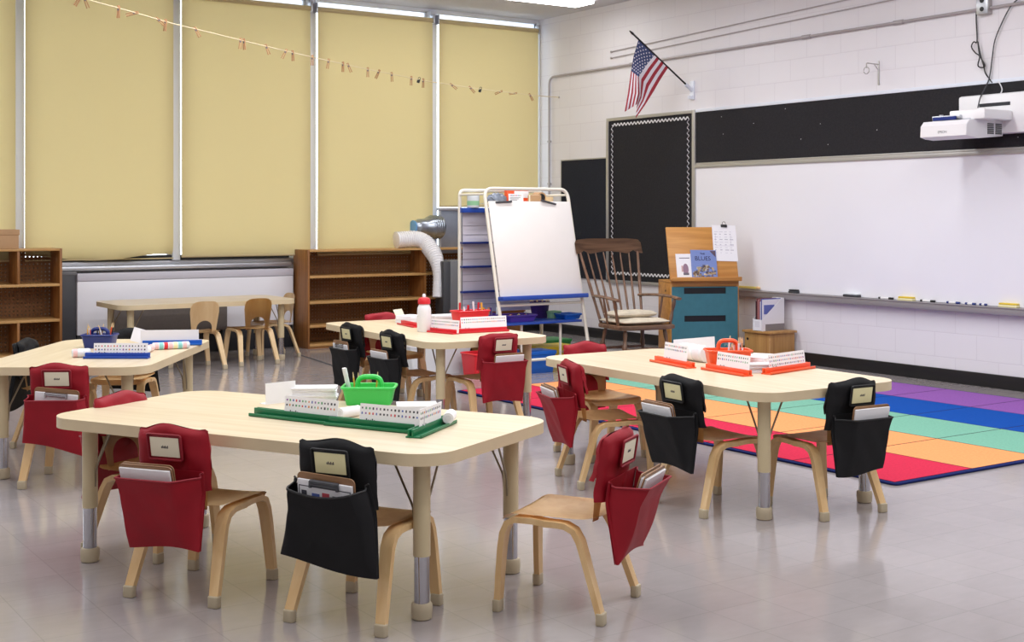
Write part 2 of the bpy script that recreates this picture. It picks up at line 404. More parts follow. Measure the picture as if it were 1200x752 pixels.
# roller shades, one per bay
def shade(k, x0, x1, zb, label, wob=0.0):
    t = thing('roller_shade', label, 'window shade', ((x0 + x1) / 2, WY - .11, CEIL - .15), group='roller shades over the classroom windows')
    hw = (x1 - x0) / 2; H = CEIL - .15 - zb; rr = random.Random(k)
    b = MB()
    ph = [rr.uniform(0, 6) for _ in range(4)]
    def fn(u, v):
        y = .006 * sin(u * 5 + ph[0]) * v + .004 * sin(u * 11 + v * 4 + ph[1]) * v
        e = max(0, v - .965) / .035
        y += wob * e * .05 * sin(u * 9 + ph[2]); z = -H * v + wob * e * .028 * (1 + sin(u * 7 + ph[3]))
        return (-hw + 2 * hw * u, y - .02, z)
    grid(b, 28, 40, fn); solid(b, .0015)
    obj('shade_cloth', b, m_blind, t, smooth=60)
    b = MB(); tube(b, [(-hw - .005, 0, .0), (hw + .005, 0, .0)], .03, 14); obj('roller', b, m_blind, t)
    b = MB(); tube(b, [(-hw, -.022, -H + .012), (hw, -.022, -H + .012)], .011 if wob == 0 else .006, 8); obj('hem_bar', b, m_blind, t)
    for s in (-1, 1):
        b = MB(); box(b, s * (hw + .012) - .008, s * (hw + .012) + .008, -.04, .05, -.04, .07, bev=.004)
        obj('bracket', b, m_alu, t)
SH = ['leftmost yellow window shade, cut off by the left edge of the photo',
      'wide yellow window shade with crumpled hem above the left end of the white panel',
      'yellow window shade with a straight hem, above the two wooden chairs',
      'yellow window shade hanging down behind the long empty wooden bookcase',
      'darker yellow window shade by the corner, ending above the metal vent']
for k, (i, zb, wob) in enumerate(((3, .945, 0), (4, .94, 1), (5, .955, 0), (6, .95, 0), (7, 1.47, 0))):
    shade(k, MUL[i] + .04, MUL[i + 1] - .045 - (.055 if i == 7 else 0), zb, SH[k], wob)

# ceiling light that shows at the top edge
t = thing('ceiling_light', 'glowing fluorescent ceiling light near the window corner', 'ceiling light', (7.2, 11.02, CEIL))
b = MB(); box(b, -1.28, 1.28, -.19, .19, -.05, 0, bev=.01); obj('housing', b, m_white_metal, t)
b = MB(); box(b, -1.24, 1.24, -.165, .165, -.085, -.05, bev=.012); obj('diffuser', b, m_lamp, t)

# ------------------------------------------------------------------ rug
t = tag(None or bpy.data.objects.new('area_rug', None), 'large classroom rug of red, orange, green, blue and purple rows of squares', 'rug'); COL.objects.link(t)
t.location = (5.28, 4.31, 0)
RC = [mat('rug_' + n, c, .95, var=.09, scale=70, bump=.4, bscale=260, spec=.1) for n, c in (('navy', (34, 44, 98)), ('red', (206, 48, 78)), ('orange', (240, 160, 104)), ('green', (124, 182, 160)), ('blue', (16, 78, 168)), ('purple', (144, 92, 170)), ('line', (52, 44, 58)))]
RWd, RLn = 3.24, 4.24
b = MB(); prism(b, rrect(RWd, RLn, .03, 4), 0.001, .012, T(RWd / 2, RLn / 2, 0), bev=.003); obj('border', b, RC[0], t)
b = MB()
rows = [.025, .656, 1.276, 1.913, 2.56, RWd - .025]; cols = [.025] + [.73 + .70 * k for k in range(5)] + [RLn - .025]
for i in range(5):
    for j in range(len(cols) - 1):
        g = .006
        box(b, rows[i] + g, rows[i + 1] - g, cols[j] + g, cols[j + 1] - g, .010, .0145, mi=i)
o = obj('square_pattern', b, RC[1:6], t, smooth=0)
b = MB(); box(b, .03, RWd - .03, .03, RLn - .03, .009, .0135); obj('dividing_lines', b, RC[6], t, smooth=0)

# ------------------------------------------------------------------ tables
def table(x, y, rz, L, W, zt, label, brace=True):
    t = thing('activity_table', label, 'table', (x, y, 0), rz, 'cream classroom tables')
    th = .042
    b = MB(); prism(b, rrect(L, W, .14, 10), zt - th, zt, bev=.018); o = obj('tabletop', b, [m_edge, m_maple], t, smooth=30)
    for p in o.data.polygons:
        if p.normal.z > .9: p.material_index = 1
    ins = .13
    for sx in (-1, 1):
        for sy in (-1, 1):
            lx, ly = sx * (L / 2 - ins), sy * (W / 2 - ins)
            b = MB(); lathe(b, [(.030, .215), (.030, zt - th)], 18, T(lx, ly)); lg = obj('leg', b, m_legcream, t)
            b = MB(); lathe(b, [(.0265, .04), (.0265, .22)], 18, T(lx, ly)); obj('chrome_insert', b, m_chrome, lg)
            b = MB(); lathe(b, [(.030, 0), (.035, .004), (.037, .03), (.037, .048), (.033, .055), (.027, .056)], 18, T(lx, ly)); obj('foot_cap', b, m_foot, lg)
            b = MB()
            for dx, dy in ((-sx, 0), (0, -sy)):
                tube(b, arc([(lx + dx * .028, ly + dy * .028, .30), (lx + dx * .034, ly + dy * .034, .375), (lx + dx * .12, ly + dy * .12, zt - th - .004), (lx + dx * .15, ly + dy * .15, zt - th - .004)], .02, 3), .0045, 6)
            obj('brace', b, m_wire, lg)
    return t
A1, A2, A3, A4 = -1.086, .974, 1.54, 1.51
table(2.135, 4.637, A1, 1.81, .903, .583, 'nearest cream table, set with the green caddy and green card trays')
table(2.205, 7.399, A2, 1.52, .91, .595, 'cream table at the left edge, set with the blue caddy')
table(4.565, 4.937, A3, 1.80, .91, .588, 'cream table on the rug edge, set with orange card trays')
table(4.57, 7.74, A4, 1.80, .90, .583, 'cream table before the easel, with red trays and a squeeze bottle')
table(4.35, 11.66, 0, 1.70, .84, .583, 'cream table against the white panel under the windows')
ZT = {1: .583, 2: .595, 3: .588, 4: .583}

# ------------------------------------------------------------------ chairs
def yback(z): return -.148 - .16 * (z - .33)
def chair_parts(t, wm):
    # seat: dished plywood with a rolled front edge
    b = MB()
    def seat(u, v):
        y = -.165 + .355 * v; hw = .172 - .012 * (1 - v)
        c = max(0, (abs(v - .5) - .40) / .1); hw -= .03 * c * c
        s = 2 * u - 1; x = hw * s
        z = .335 - .012 * (1 - s * s) * sin(pi * min(1, v * 1.15)) + .006 * abs(s) ** 3
        z -= .03 * max(0, (v - .86) / .14) ** 2; z += .008 * max(0, (.15 - v) / .15)
        return (x, y, z)
    grid(b, 14, 16, seat); solid(b, -.013)
    obj('seat', b, wm, t, smooth=50)
    # backrest: one sheet with an arched opening above the seat
    b = MB(); n = 30
    def outer(s):
        a = pi * (1 - s)
        if s < .3: k = s / .3; return (-.112 - .024 * k, .325 + .19 * k)
        if s > .7: k = (1 - s) / .3; return (.112 + .024 * k, .325 + .19 * k)
        k = (s - .3) / .4; a = pi * (1 - k)
        return (.136 * math.copysign(abs(cos(a)) ** .55, cos(a)), .515 + .100 * abs(sin(a)) ** .62)
    def inner(s):
        k = s; a = pi * (1 - k)
        if s < .2: return (-.072, .325 + .05 * s / .2)
        if s > .8: return (.072, .325 + .05 * (1 - s) / .2)
        k = (s - .2) / .6; a = pi * (1 - k)
        return (.072 * cos(a), .375 + .066 * sin(a))
    def back(u, v):
        o, i = outer(u), inner(u); x = i[0] * (1 - v) + o[0] * v; z = i[1] * (1 - v) + o[1] * v
        return (x, yback(z) + .9 * x * x, z)
    grid(b, n, 7, back); solid(b, .012)
    obj('backrest', b, wm, t, smooth=50)
    # four bent legs
    for s in (-1, 1):
        for fr in (1, -1):
            if fr > 0: pts = [(.188, .03), (.186, .12), (.182, .22), (.176, .27), (.160, .305), (.130, .320), (.07, .321), (0, .316)]; xs = .177
            else: pts = [(-.190, .03), (-.160, .12), (-.128, .215), (-.110, .265), (-.088, .300), (-.055, .315), (-.02, .317), (.02, .316)]; xs = .180
            b = MB(); N = len(pts); R = []
            for i, (y, z) in enumerate(pts):
                a = pts[max(0, i - 1)]; c = pts[min(N - 1, i + 1)]; ty, tz = c[0] - a[0], c[1] - a[1]; l = hypot(ty, tz); ny, nz = -tz / l, ty / l
                k = min(1, max(0, (z - .03) / .25)); hw = .018 + .006 * k; th = .0105; cx = s * (xs - .026 * k)
                R.append([b.verts.new((cx + q * hw, y + p * ny * th, z + p * nz * th)) for q, p in ((-1, -1), (1, -1), (1, 1), (-1, 1))])
            for A, B in zip(R, R[1:]):
                for j in range(4): b.faces.new((A[j], A[(j + 1) % 4], B[(j + 1) % 4], B[j]))
            b.faces.new(R[0][::-1]); b.faces.new(R[-1])
            bmesh.ops.bevel(b, geom=[e for e in b.edges if e.is_manifold and len(e.link_faces) == 2 and e.calc_face_angle(0) > 1.2], offset=.004, segments=2, affect='EDGES')
            lg = obj('leg', b, wm, t, smooth=40)
            y = pts[0][0]; b = MB()
            prism(b, rrect(.043, .030, .009, 4), 0.0, .042, T(s * xs, y + .002 * fr, 0, rx=0), bev=.004)
            obj('foot_cap', b, m_foot, lg)
CH0 = None
def copy_tree(o, parent=None):
    c = o.copy(); COL.objects.link(c)
    if parent: c.parent = parent
    for ch in list(o.children): copy_tree(ch, c)
    return c
PROTO = {}
def chair(x, y, h, label, pale=False, group='small bentwood classroom chairs'):
    if pale not in PROTO:
        t = thing('classroom_chair', label, 'chair', (x, y, 0), h, group); chair_parts(t, m_birchp if pale else m_birch); PROTO[pale] = t
    else:
        t = copy_tree(PROTO[pale]); t.location = (x, y, 0); t.rotation_euler = (0, 0, h); tag(t, label, 'chair', group)
    return t

def pocket(x, y, h, color, label, D=.09, shift=0.0, zb=.215, clip=0.0, board='white', tilt=0.0, clabel=None, nclip=1, care=0, ctilt=0.0, boards=True, flare=.02, lip=.455, dip=0.0):
    """fabric pocket slipped over the chair back; clipboards stand in its open bag"""
    m, md = (m_red, m_red_d) if color == 'red' else (m_black, m_black_d)
    t = thing('chair_pocket', label, 'chair pocket', (x, y, 0), h, 'fabric chair pockets')
    rr = random.Random(label); ph = [rr.uniform(0, 6) for _ in range(6)]
    yb = lambda z: yback(z) - .004
    HW = .146
    def ztop(s): return .606 + .026 * max(0, cos(s * pi / 2)) ** .9 + .007 * math.exp(-((abs(s) - .93) / .09) ** 2) + .004 * sin(s * 5 + ph[5])
    def sheet(side):
        def fn(u, v):
            s = 2 * u - 1; zlo = .47 if side > 0 else .40
            z = zlo + (ztop(s) - zlo) * v
            e = (1 - abs(s) ** 8) ** .5 * (1 - v ** 10) ** .5
            wr = side * (.007 * sin(s * 4 + ph[0] + v * 4) * (1 - .5 * v) + .005 * sin(s * 8 - v * 7 + ph[1]) * (1 - .8 * v) + .0025 * sin(s * 3 + v * 17 + ph[5]))
            yy = yb(z) + .9 * (s * HW) ** 2 * .6 + side * (.031 * e) + wr * .7 + .004
            return (s * HW * (1 + .012 * sin(v * 5 + ph[2])), yy, z)
        return fn
    b = MB(); grid(b, 28, 18, sheet(1)); grid(b, 28, 18, sheet(-1)); bmesh.ops.remove_doubles(b, verts=b.verts[:], dist=.0012)
    obj('hood', b, m, t, smooth=50)
    # bag
    y0 = lambda z: yb(max(z, .40)) - .034 - (.03 * (.40 - z) / .2 if z < .40 else 0)
    def hw(v): return HW + flare * (1 - v) ** .7
    DB = D + .024 + .014 * nclip * bool(boards)
    def split(u):                                     # face of the bag, then a gusset strip at each side
        q = 2 * u - 1; a = abs(q)
        return (max(-1, min(1, q / .84)), max(0.0, (a - .84) / .16))
    def dep(s):
        q = abs(s - shift); lim = .84
        if q <= lim: return 1.0
        k = max(0.0, 1 - (q - lim) / max(.05, (1 + abs(shift) - lim))); return k * k * (3 - 2 * k) * .9 + .1 * k
    def zz_(s, v, top): return zb + .010 * sin(s * 2 + ph[3]) * (1 - v) + tilt * s * (1 - v) + (top - zb) * v
    def inner(u, v):
        s, g = split(u); z = zz_(s, v, .475)
        return (s * hw(v), y0(z) + .003, z)
    def outer(u, v):
        s, g = split(u); z = zz_(s, v, lip + .018 * g * v - dip * (1 - s * s) * (1 - g))
        full = .010 + (DB - .010) * v ** .85 * dep(s)
        yy = y0(z) - full * (1 - g) - .005 * abs(sin(s * 4 + v * 5 + ph[4])) * (1 - g) * v * (1 - v) * 3
        xx = s * hw(v) - .012 * math.copysign(1, s) * sin(pi * g) * v
        return (xx, yy, z)
    b = MB(); grid(b, 32, 12, inner); grid(b, 32, 12, outer); bmesh.ops.remove_doubles(b, verts=b.verts[:], dist=.0012)
    bmesh.ops.solidify(b, geom=b.faces[:], thickness=.0022)
    obj('bag', b, m, t, smooth=50)
    b = MB(); tube(b, [outer(i / 32, 1) for i in range(33)], .0038, 6); obj('bag_binding', b, md, t)
    # name card behind a clear window on the hood
    zc = .556; yc = yb(zc) - .036
    M = T(0.006 + shift * .03, yc, zc, rx=.16, rz=0)
    b = MB(); box(b, -.068, .068, -.0015, .002, -.043, .043, M, bev=.0012); tube(b, [(x_, -.0035, z_) for x_, z_ in rrect(.142, .092, .008, 3)], .0042, 6, M, closed=True)
    obj('card_window', b, md, t)
    b = MB(); box(b, -.060, .060, -.0032, -.001, -.035, .035, M, mi=0)
    n = 6
    for i in range(n): box(b, -.014 + .005 * i, -.0105 + .005 * i, -.0036, -.003, -.004, .003 + .003 * (i % 2), M, mi=1)
    obj('name_card', b, [m_card if color == 'black' else m_cardc, m_ink], t, smooth=0)
    if care:
        b = MB(); box(b, care * (HW + .004) - .012, care * (HW + .004) + .012, y0(.36) - .05, y0(.36) - .047, .335, .375, T(rz=.0), bev=.001); obj('care_tag', b, m_paper, t)
    if boards:
        W_, Hh = .222, .278
        for q in range(nclip):
            off = q * .0128; zbot = zb + .035
            ybase = y0(zbot) - .004 - .003 * q; ytop = y0(lip) - (DB - .035 - .0135 * (nclip - 1 - q))
            ang = math.atan2(ybase - ytop, lip - zbot)
            Mw = T(x, y, 0, rz=h) @ T(max(-.034, min(.034, shift * .13)) + .003 * q, ybase, zbot, rx=ang) @ T(ry=ctilt)
            c = thing('clipboard', (clabel or 'clipboard standing in the pocket of ' + label) if q == 0 else clabel2(clabel), 'clipboard', Mw.to_translation(), 0, 'clipboards kept in chair pockets')
            c.rotation_euler = Mw.to_euler()
            b = MB(); prism(b, rrect(W_, Hh, .018, 4), -.0022, .0022, T(0, 0, Hh / 2, rx=pi / 2)); obj('board', b, m_board if board != 'allwhite' else m_white, c)
            b = MB(); box(b, -W_ / 2 + .006, W_ / 2 - .006, -.011, -.0024, .004, Hh - (.012 if board == 'white' else .022), bev=.001)
            sh = obj('paper_stack' if board != 'white' else 'white_slate', b, m_paper if board != 'white' else m_white, c, smooth=0)
            if board == 'paper':
                b = MB()
                for i, (xx, ww, mi) in enumerate(((-.09, .02, 5), (-.05, .03, 1), (-.01, .028, 0), (.03, .02, 5), (.065, .02, 5))):
                    box(b, xx, xx + ww, -.0116, -.0108, Hh - .105 + .01 * (i % 2), Hh - .058 - .006 * (i % 2), mi=mi)
                box(b, -.10, .10, -.0116, -.0108, Hh - .044, Hh - .041, mi=5); box(b, -.10, -.097, -.0116, -.0108, Hh - .11, Hh - .041, mi=5); box(b, .097, .10, -.0116, -.0108, Hh - .11, Hh - .041, mi=5)
                obj('printing', b, MARKS, sh, smooth=0)
            if board in ('paper', 'clip'):
                b = MB(); box(b, -.055, .055, -.02, -.004, Hh - .03, Hh - .018, bev=.003); tube(b, [(-.05, -.016, Hh - .034), (.05, -.016, Hh - .034)], .005, 8)
                for s in (-1, 1): tube(b, [(s * .052, -.016, Hh - .044), (s * .052, -.014, Hh - .022)], .006, 8)
                obj('clip', b, m_dgrey if board == 'paper' else m_chrome, c)
    return t
def clabel2(l): return 'second ' + l

ST = {}
def seat_set(key, x, y, h, clab, plab, color, **k):
    chair(x, y, h, clab); pocket(x, y, h, color, plab, **k)
seat_set('C1', 1.728, 4.57, -.969, 'small wooden chair at the near left of the green-set table', 'red chair pocket in front on the left, white slate tilted out of its bag', 'red',
         D=.065, shift=-.28, zb=.20, clabel='thick white slate in the front left red chair pocket', nclip=2, flare=.0)
seat_set('C2', 2.082, 3.965, -1.042, 'small wooden chair nearest the camera, beside the front table leg', 'black chair pocket nearest the camera, holding a drawing on a clipboard', 'black',
         D=.045, shift=0, zb=.215, flare=.045, board='paper', lip=.480, dip=.026, tilt=-.012, ctilt=.05, clabel='brown clipboard with a colourful drawing in the nearest black pocket')
seat_set('C3', 2.726, 3.661, .551, 'small wooden chair pulled away at the right end of the green-set table', 'red chair pocket seen from the side on the pulled-out front right chair', 'red',
         D=.085, shift=0, zb=.20, clabel='white slate leaning out of the pulled-out front right pocket', nclip=2, flare=-.01)
seat_set('C4', 1.768, 5.244, -2.641, 'small wooden chair half hidden behind the left end of the green-set table', 'red chair pocket half hidden at the far left end of the green-set table', 'red',
         D=.06, zb=.21, boards=False)
seat_set('D1', 4.151, 5.257, -1.883, 'small wooden chair at the left long side of the orange-set table', 'open red chair pocket seen edge-on left of the orange-set table', 'red',
         D=.075, zb=.20, clabel='white slate in the open red pocket left of the orange-set table', nclip=2, flare=-.01)
seat_set('D2', 4.590, 5.845, 3.03, 'small wooden chair tucked in at the far end of the orange-set table', 'red chair pocket peeking over the far end of the orange-set table', 'red',
         D=.06, zb=.22, boards=False)
seat_set('E1', 4.205, 4.515, -1.624, 'small wooden chair at the near left corner of the orange-set table', 'black chair pocket at the near left corner of the orange-set table', 'black',
         D=.065, shift=-.25, zb=.205, clabel='brown-edged white slate in the black pocket left of the chrome table leg', nclip=2, flare=.0)
seat_set('E2', 4.606, 4.175, -.071, 'small wooden chair at the right end of the orange-set table', 'rightmost black chair pocket, against the bright rug', 'black',
         D=.05, shift=.35, zb=.205, clabel='brown-edged white slate in the rightmost black pocket', flare=-.005)
seat_set('n1', 4.285, 8.02, -1.571, 'small wooden chair farther back on the left side of the red-set table', 'black chair pocket on the farther of two chairs left of the red-set table', 'black',
         D=.05, zb=.20, board='clip', clabel='clipboard in the farther black pocket beside the red-set table')
seat_set('n2', 4.24, 7.36, -1.571, 'small wooden chair nearer on the left side of the red-set table', 'black chair pocket on the nearer of two chairs left of the red-set table', 'black',
         D=.06, zb=.20, clabel='white slate in the nearer black pocket beside the red-set table')
seat_set('end', 4.52, 6.985, 0.0, 'small wooden chair at the near end of the red-set table', 'square red chair pocket at the near end of the red-set table', 'red',
         D=.06, shift=.15, zb=.20, clabel='brown-edged white slate in the red pocket at the red-set table', flare=.0)
seat_set('far', 4.724, 8.548, 3.1416, 'small wooden chair at the far end of the red-set table', 'red chair pocket peeking over the far end of the red-set table', 'red',
         D=.06, zb=.24, boards=False)
seat_set('L1', 1.856, 6.793, -.579, 'small wooden chair at the near end of the blue-set table', 'red chair pocket at the near end of the blue-set table', 'red',
         D=.05, shift=-.05, zb=.205, care=1, board='clip', ctilt=.1, tilt=-.03, clabel='grey clipboard with a metal clip in the red pocket on the left')
seat_set('T2far', 2.60, 8.265, 2.548, 'small wooden chair behind the far end of the blue-set table', 'black chair pocket behind the far end of the blue-set table', 'black', D=.06, zb=.22, boards=False)
seat_set('T2left', 2.10, 7.99, -2.164, 'small wooden chair on the left side of the blue-set table', 'black chair pocket on the left side of the blue-set table', 'black', D=.08, zb=.22, boards=False)
chair(4.169, 11.16, .028, 'bare pale wooden chair, left of the two before the window table', True)
chair(4.73, 11.29, .03, 'bare pale wooden chair, right of the two before the window table', True)
chair(5.14, 11.72, 1.571, 'bare pale wooden chair at the right end of the window table', True)

# ------------------------------------------------------------------ things on the tables
def place(p0, p1):                                    # frame from left and right front ends
    c = (p0 + p1) / 2; d = p1 - p0
    return c, atan2(d.y, d.x), d.length
def tray(p0, p1, m, label, depth=.062):
    c, rz, L = place(p0, p1)
    t = thing('card_tray', label, 'card tray', c, rz, 'plastic card trays')
    b = MB(); h = L / 2
    box(b, -h, h, 0, depth, 0, .006, bev=.002)
    box(b, -h, h, 0, .006, 0, .013, bev=.002)
    obj('base', b, m, t)
    b = MB(); box(b, -h, h, depth * .50, depth * .50 + .008, .004, .030, bev=.002); box(b, -h, h, depth * .50 + .016, depth * .50 + .024, .004, .030, bev=.002)
    obj('slot', b, m, t)
    return c, rz, L
def strip_card(c, rz, L, x0, x1, hgt, label, rows=2, back=.0375, lean=-.12, marks=True, z0=.007, seed=0):
    """white card strip standing in the slot, rows of little coloured signs on its face"""
    t = thing('letter_card', label, 'card', (c.x, c.y, c.z), rz, 'white letter cards in the trays')
    M = T(0, back, z0, rx=lean)
    b = MB(); box(b, x0, x1, -.0012, .0012, 0, hgt, M)
    cd = obj('card_sheet', b, m_paper, t, smooth=0)
    if marks:
        b = MB(); rr = random.Random(label); n = int((x1 - x0) / .0165)
        for r in range(rows):
            z = hgt - .016 - r * .019
            for i in range(n):
                x = x0 + .008 + i * (x1 - x0 - .012) / n; mi = 5 if i > n * .7 and r == 0 else rr.choice((0, 1, 2, 3, 4, 5, 5))
                hh = rr.uniform(.006, .0095)
                box(b, x, x + rr.uniform(.005, .008), -.0018, -.0010, z - hh / 2, z + hh / 2, M, mi=mi)
        for i in range(5):
            box(b, x0 + .03 + i * .009, x0 + .035 + i * .009, -.0018, -.0010, .018, .024 + .004 * (i % 3 == 0), M, mi=5)
        obj('printed_signs', b, MARKS, cd, smooth=0)
    return t
def paper_stack(p, rz, L, W, n, label, name='paper_stack', m=None, sag=0.0):
    t = thing(name, label, 'papers', p, rz)
    b = MB(); rr = random.Random(label); z = 0
    for i in range(n):
        th = rr.uniform(.004, .008)
        box(b, -L / 2, L / 2, -W / 2, W / 2, z, z + th, T(rr.uniform(-.006, .006), rr.uniform(-.006, .006), 0, rz=rr.uniform(-.04, .04)), bev=.0015); z += th + .0004
    obj('booklets', b, m or m_paper, t, smooth=0)
    return t
def caddy(p, rz, m, label, L=.28, W=.17, H=.085, handle=True, hrise=.075, flip=1):
    t = thing('supply_caddy', label, 'caddy', p, rz)
    b = MB(); r = .02
    lo, hi = rrect(L * .86, W * .82, r, 4), rrect(L, W, r, 4); n = len(lo)
    for (A, za), (B, zb_) in (((lo, 0), (hi, H)), ((rrect(L * .86 - .008, W * .82 - .008, r, 4), .006), (rrect(L - .008, W - .008, r, 4), H))):
        va = [b.verts.new((x, y, za)) for x, y in A]; vb = [b.verts.new((x, y, zb_)) for x, y in B]
        for i in range(n): b.faces.new((va[i], va[(i + 1) % n], vb[(i + 1) % n], vb[i]))
        b.faces.new(va)
    obj('bin', b, m, t)
    b = MB(); pts = [(x * 1.02, y * 1.02, H) for x, y in hi]; tube(b, pts, .006, 6, closed=True); obj('rim', b, m, t)
    if handle:
        b = MB(); tube(b, arc([(-.05, 0, .01), (-.05, 0, H + hrise), (.05, 0, H + hrise), (.05, 0, .01)], .035, 5), .011, 8, flat=(1, 1.3)); obj('handle', b, m, t)
        b = MB(); box(b, -L * .45, L * .45, -.003, .003, .006, H * .85, bev=.001); obj('divider', b, m, t)
    return t
def stick(p, top, r, m, name, label, cat, group, tip=None):
    p, top = Vector(p), Vector(top); d = top - p
    t = thing(name, label, cat, p, 0, group); q = Vector((0, 0, 1)).rotation_difference(d.normalized())
    t.rotation_mode = 'XYZ'; t.rotation_euler = q.to_euler(); L = d.length
    b = MB(); lathe(b, [(r, 0), (r, L * .8)], 8); obj('barrel', b, m, t)
    b = MB(); lathe(b, [(r, L * .8), (r * 1.02, L * .82), (r * .35, L)] if tip is None else [(r * 1.1, L * .78), (r * 1.1, L)], 8); obj('tip' if tip is None else 'cap', b, tip or m_birchp, t)
    return t

# green set on the nearest table
z1 = ZT[1]
c, rz, L = tray(at(291, 487.5, z1), at(381, 498, z1), m_green_d, 'long green tray at the left of the nearest table')
strip_card(c, rz, L, -.045, .225, .082, 'white letter card above the left green tray', marks=True)
c2, rz2, L2 = tray(at(379, 498.5, z1), at(479, 508.5, z1), m_green_d, 'long green tray at the middle of the nearest table')
strip_card(c2, rz2, L2, -.055, .235, .082, 'white letter card above the middle green tray')
c3, rz3, L3 = tray(at(494, 514, z1), at(536, 495.5, z1), m_green_d, 'short green tray slanting away at the right of the green set')
strip_card(c3, rz3, L3, -.115, .10, .085, 'white letter card slanting away above the right green tray', lean=.05, marks=True)
p = at(312, 474, z1); t = thing('blank_card', 'blank white card standing at the left end of the green set', 'card', p, .15)
b = MB(); box(b, -.002, .145, -.0012, .0012, 0, .088, T(rx=-.04)); box(b, -.002, .145, 0, .05, 0, .0015); obj('card_sheet', b, m_paper, t, smooth=0)
paper_stack(at(366, 468, z1), -.55, .21, .12, 9, 'thick stack of white booklets behind the left green tray')
paper_stack(at(488, 485, z1), -.5, .16, .13, 6, 'stack of white booklets behind the right green tray')
paper_stack(at(440, 485, z1), -.62, .20, .05, 2, 'flat white paper lying in front of the green caddy', m=m_paper2)
for px, py, lab in ((409, 489, 'rolled white paper tube between the two long green trays'), (527, 497, 'white roll lying across the right green tray')):
    p = at(px, py, z1); t = thing('paper_roll', lab, 'paper roll', (p.x, p.y, z1 + .022 + (.008 if px > 500 else 0)), .3 if px < 500 else .9)
    b = MB(); lathe(b, [(.021, -.05), (.021, .05)], 14, T(ry=pi / 2)); obj('roll', b, m_paper, t)
    b = MB(); lathe(b, [(.012, -.0505), (.012, .0505)], 10, T(ry=pi / 2)); obj('roll_end', b, m_paper2, t)
pc = at(433, 472.5, z1); caddy(pc, -.60, m_green, 'bright green supply caddy with a handle on the nearest table', L=.215, W=.145, H=.072, hrise=.04)
def inpc(P, rz, x, y, z): return P + Vector((x * cos(rz) - y * sin(rz), x * sin(rz) + y * cos(rz), z))
for i, (x, y, dx, dy) in enumerate(((-.085, .03, -.03, .0), (-.075, .01, -.028, .01))):
    a = inpc(pc, -.60, x, y, .012); stick(a, a + Vector((dx, dy, .135)), .0075, m_white, 'white_marker', 'white marker standing at the left of the green caddy', 'marker', 'white markers in the green caddy', tip=m_white)
for i, (x, y, dx, dy, mm) in enumerate(((-.06, .03, -.01, .01, m_metal_pen), (-.045, .02, -.006, .0, m_dgrey), (.02, .04, .012, 0, m_metal_pen))):
    a = inpc(pc, -.60, x, y, .012); stick(a, a + Vector((dx, dy, .115)), .0035, mm, 'pencil', 'pencil standing in the green supply caddy', 'pencil', 'pencils in the green caddy')

# blue set on the left table
z2 = ZT[2]
c, rz, L = tray(at(97, 420.5, z2), at(173, 420.5, z2), m_blue, 'long blue tray at the front of the blue-set table')
strip_card(c, rz, L, -.13, .165, .075, 'white letter card standing in the front blue tray', rows=3)
c, rz, L = tray(at(166, 405.5, z2), at(236, 404.5, z2), m_blue2, 'long blue tray at the back of the blue-set table')
strip_card(c, rz, L, -.185, .155, .085, 'blank back of a letter card in the rear blue tray', marks=False, lean=.05)
p = at(161, 403.5, z2); t = thing('blank_card', 'tilted white card leaning beside the rear blue tray', 'card', p, rz + .3)
b = MB(); box(b, -.045, .045, -.0012, .0012, 0, .085, T(0, 0, .012, rx=-.15, ry=.32)); obj('card_sheet', b, m_paper, t, smooth=0)
def candy_tube(p0, p1, r, label, ms):
    t = thing('wrapped_roll', label, 'plastic roll', p0, atan2(p1.y - p0.y, p1.x - p0.x)); L = (p1 - p0).length; M = T(0, 0, r, ry=pi / 2)
    b = MB(); lathe(b, [(r * .7, 0), (r, .006), (r, L - .006), (r * .7, L)], 14, M); obj('tube', b, m_clear, t)
    b = MB(); n = len(ms)
    for i, mm in enumerate(ms): lathe(b, [(r * 1.01, L * (.06 + .88 * i / n)), (r * 1.01, L * (.06 + .88 * (i + .8) / n))], 14, M, mi=i)
    obj('bands', b, ms, t)
candy_tube(at(178, 410, z2), at(222, 408, z2), .021, 'clear roll of pink and turquoise pieces before the rear blue tray', [m_pink, m_teal_pk, m_redpl, m_pink, m_card, m_teal_pk, m_pink])
candy_tube(at(84, 419, z2), at(106, 418, z2), .024, 'white roll with a pink end left of the front blue tray', [m_pink, m_white, m_white])
candy_tube(at(170, 414.5, z2), at(178, 411, z2), .020, 'short pink roll at the right end of the front blue tray', [m_white, m_pink])
pc = at(117, 407, z2); caddy(pc, -.62, m_navy, 'dark blue supply caddy full of pencils and scissors', L=.185, W=.13, H=.075, hrise=.035)
rr = random.Random(3)
for i in range(9):
    mm = (m_metal_pen, m_white, m_orange, m_blackpl, m_card_b)[i % 5]; x, y = -.07 + i * .017, rr.uniform(-.03, .03)
    a = inpc(pc, -.62, x, y, .012); stick(a, a + Vector((rr.uniform(-.03, .03), rr.uniform(-.02, .02), rr.uniform(.10, .135))), .004, mm, 'pencil', 'pencil sticking up out of the dark blue caddy', 'pencil', 'pencils in the dark blue caddy')

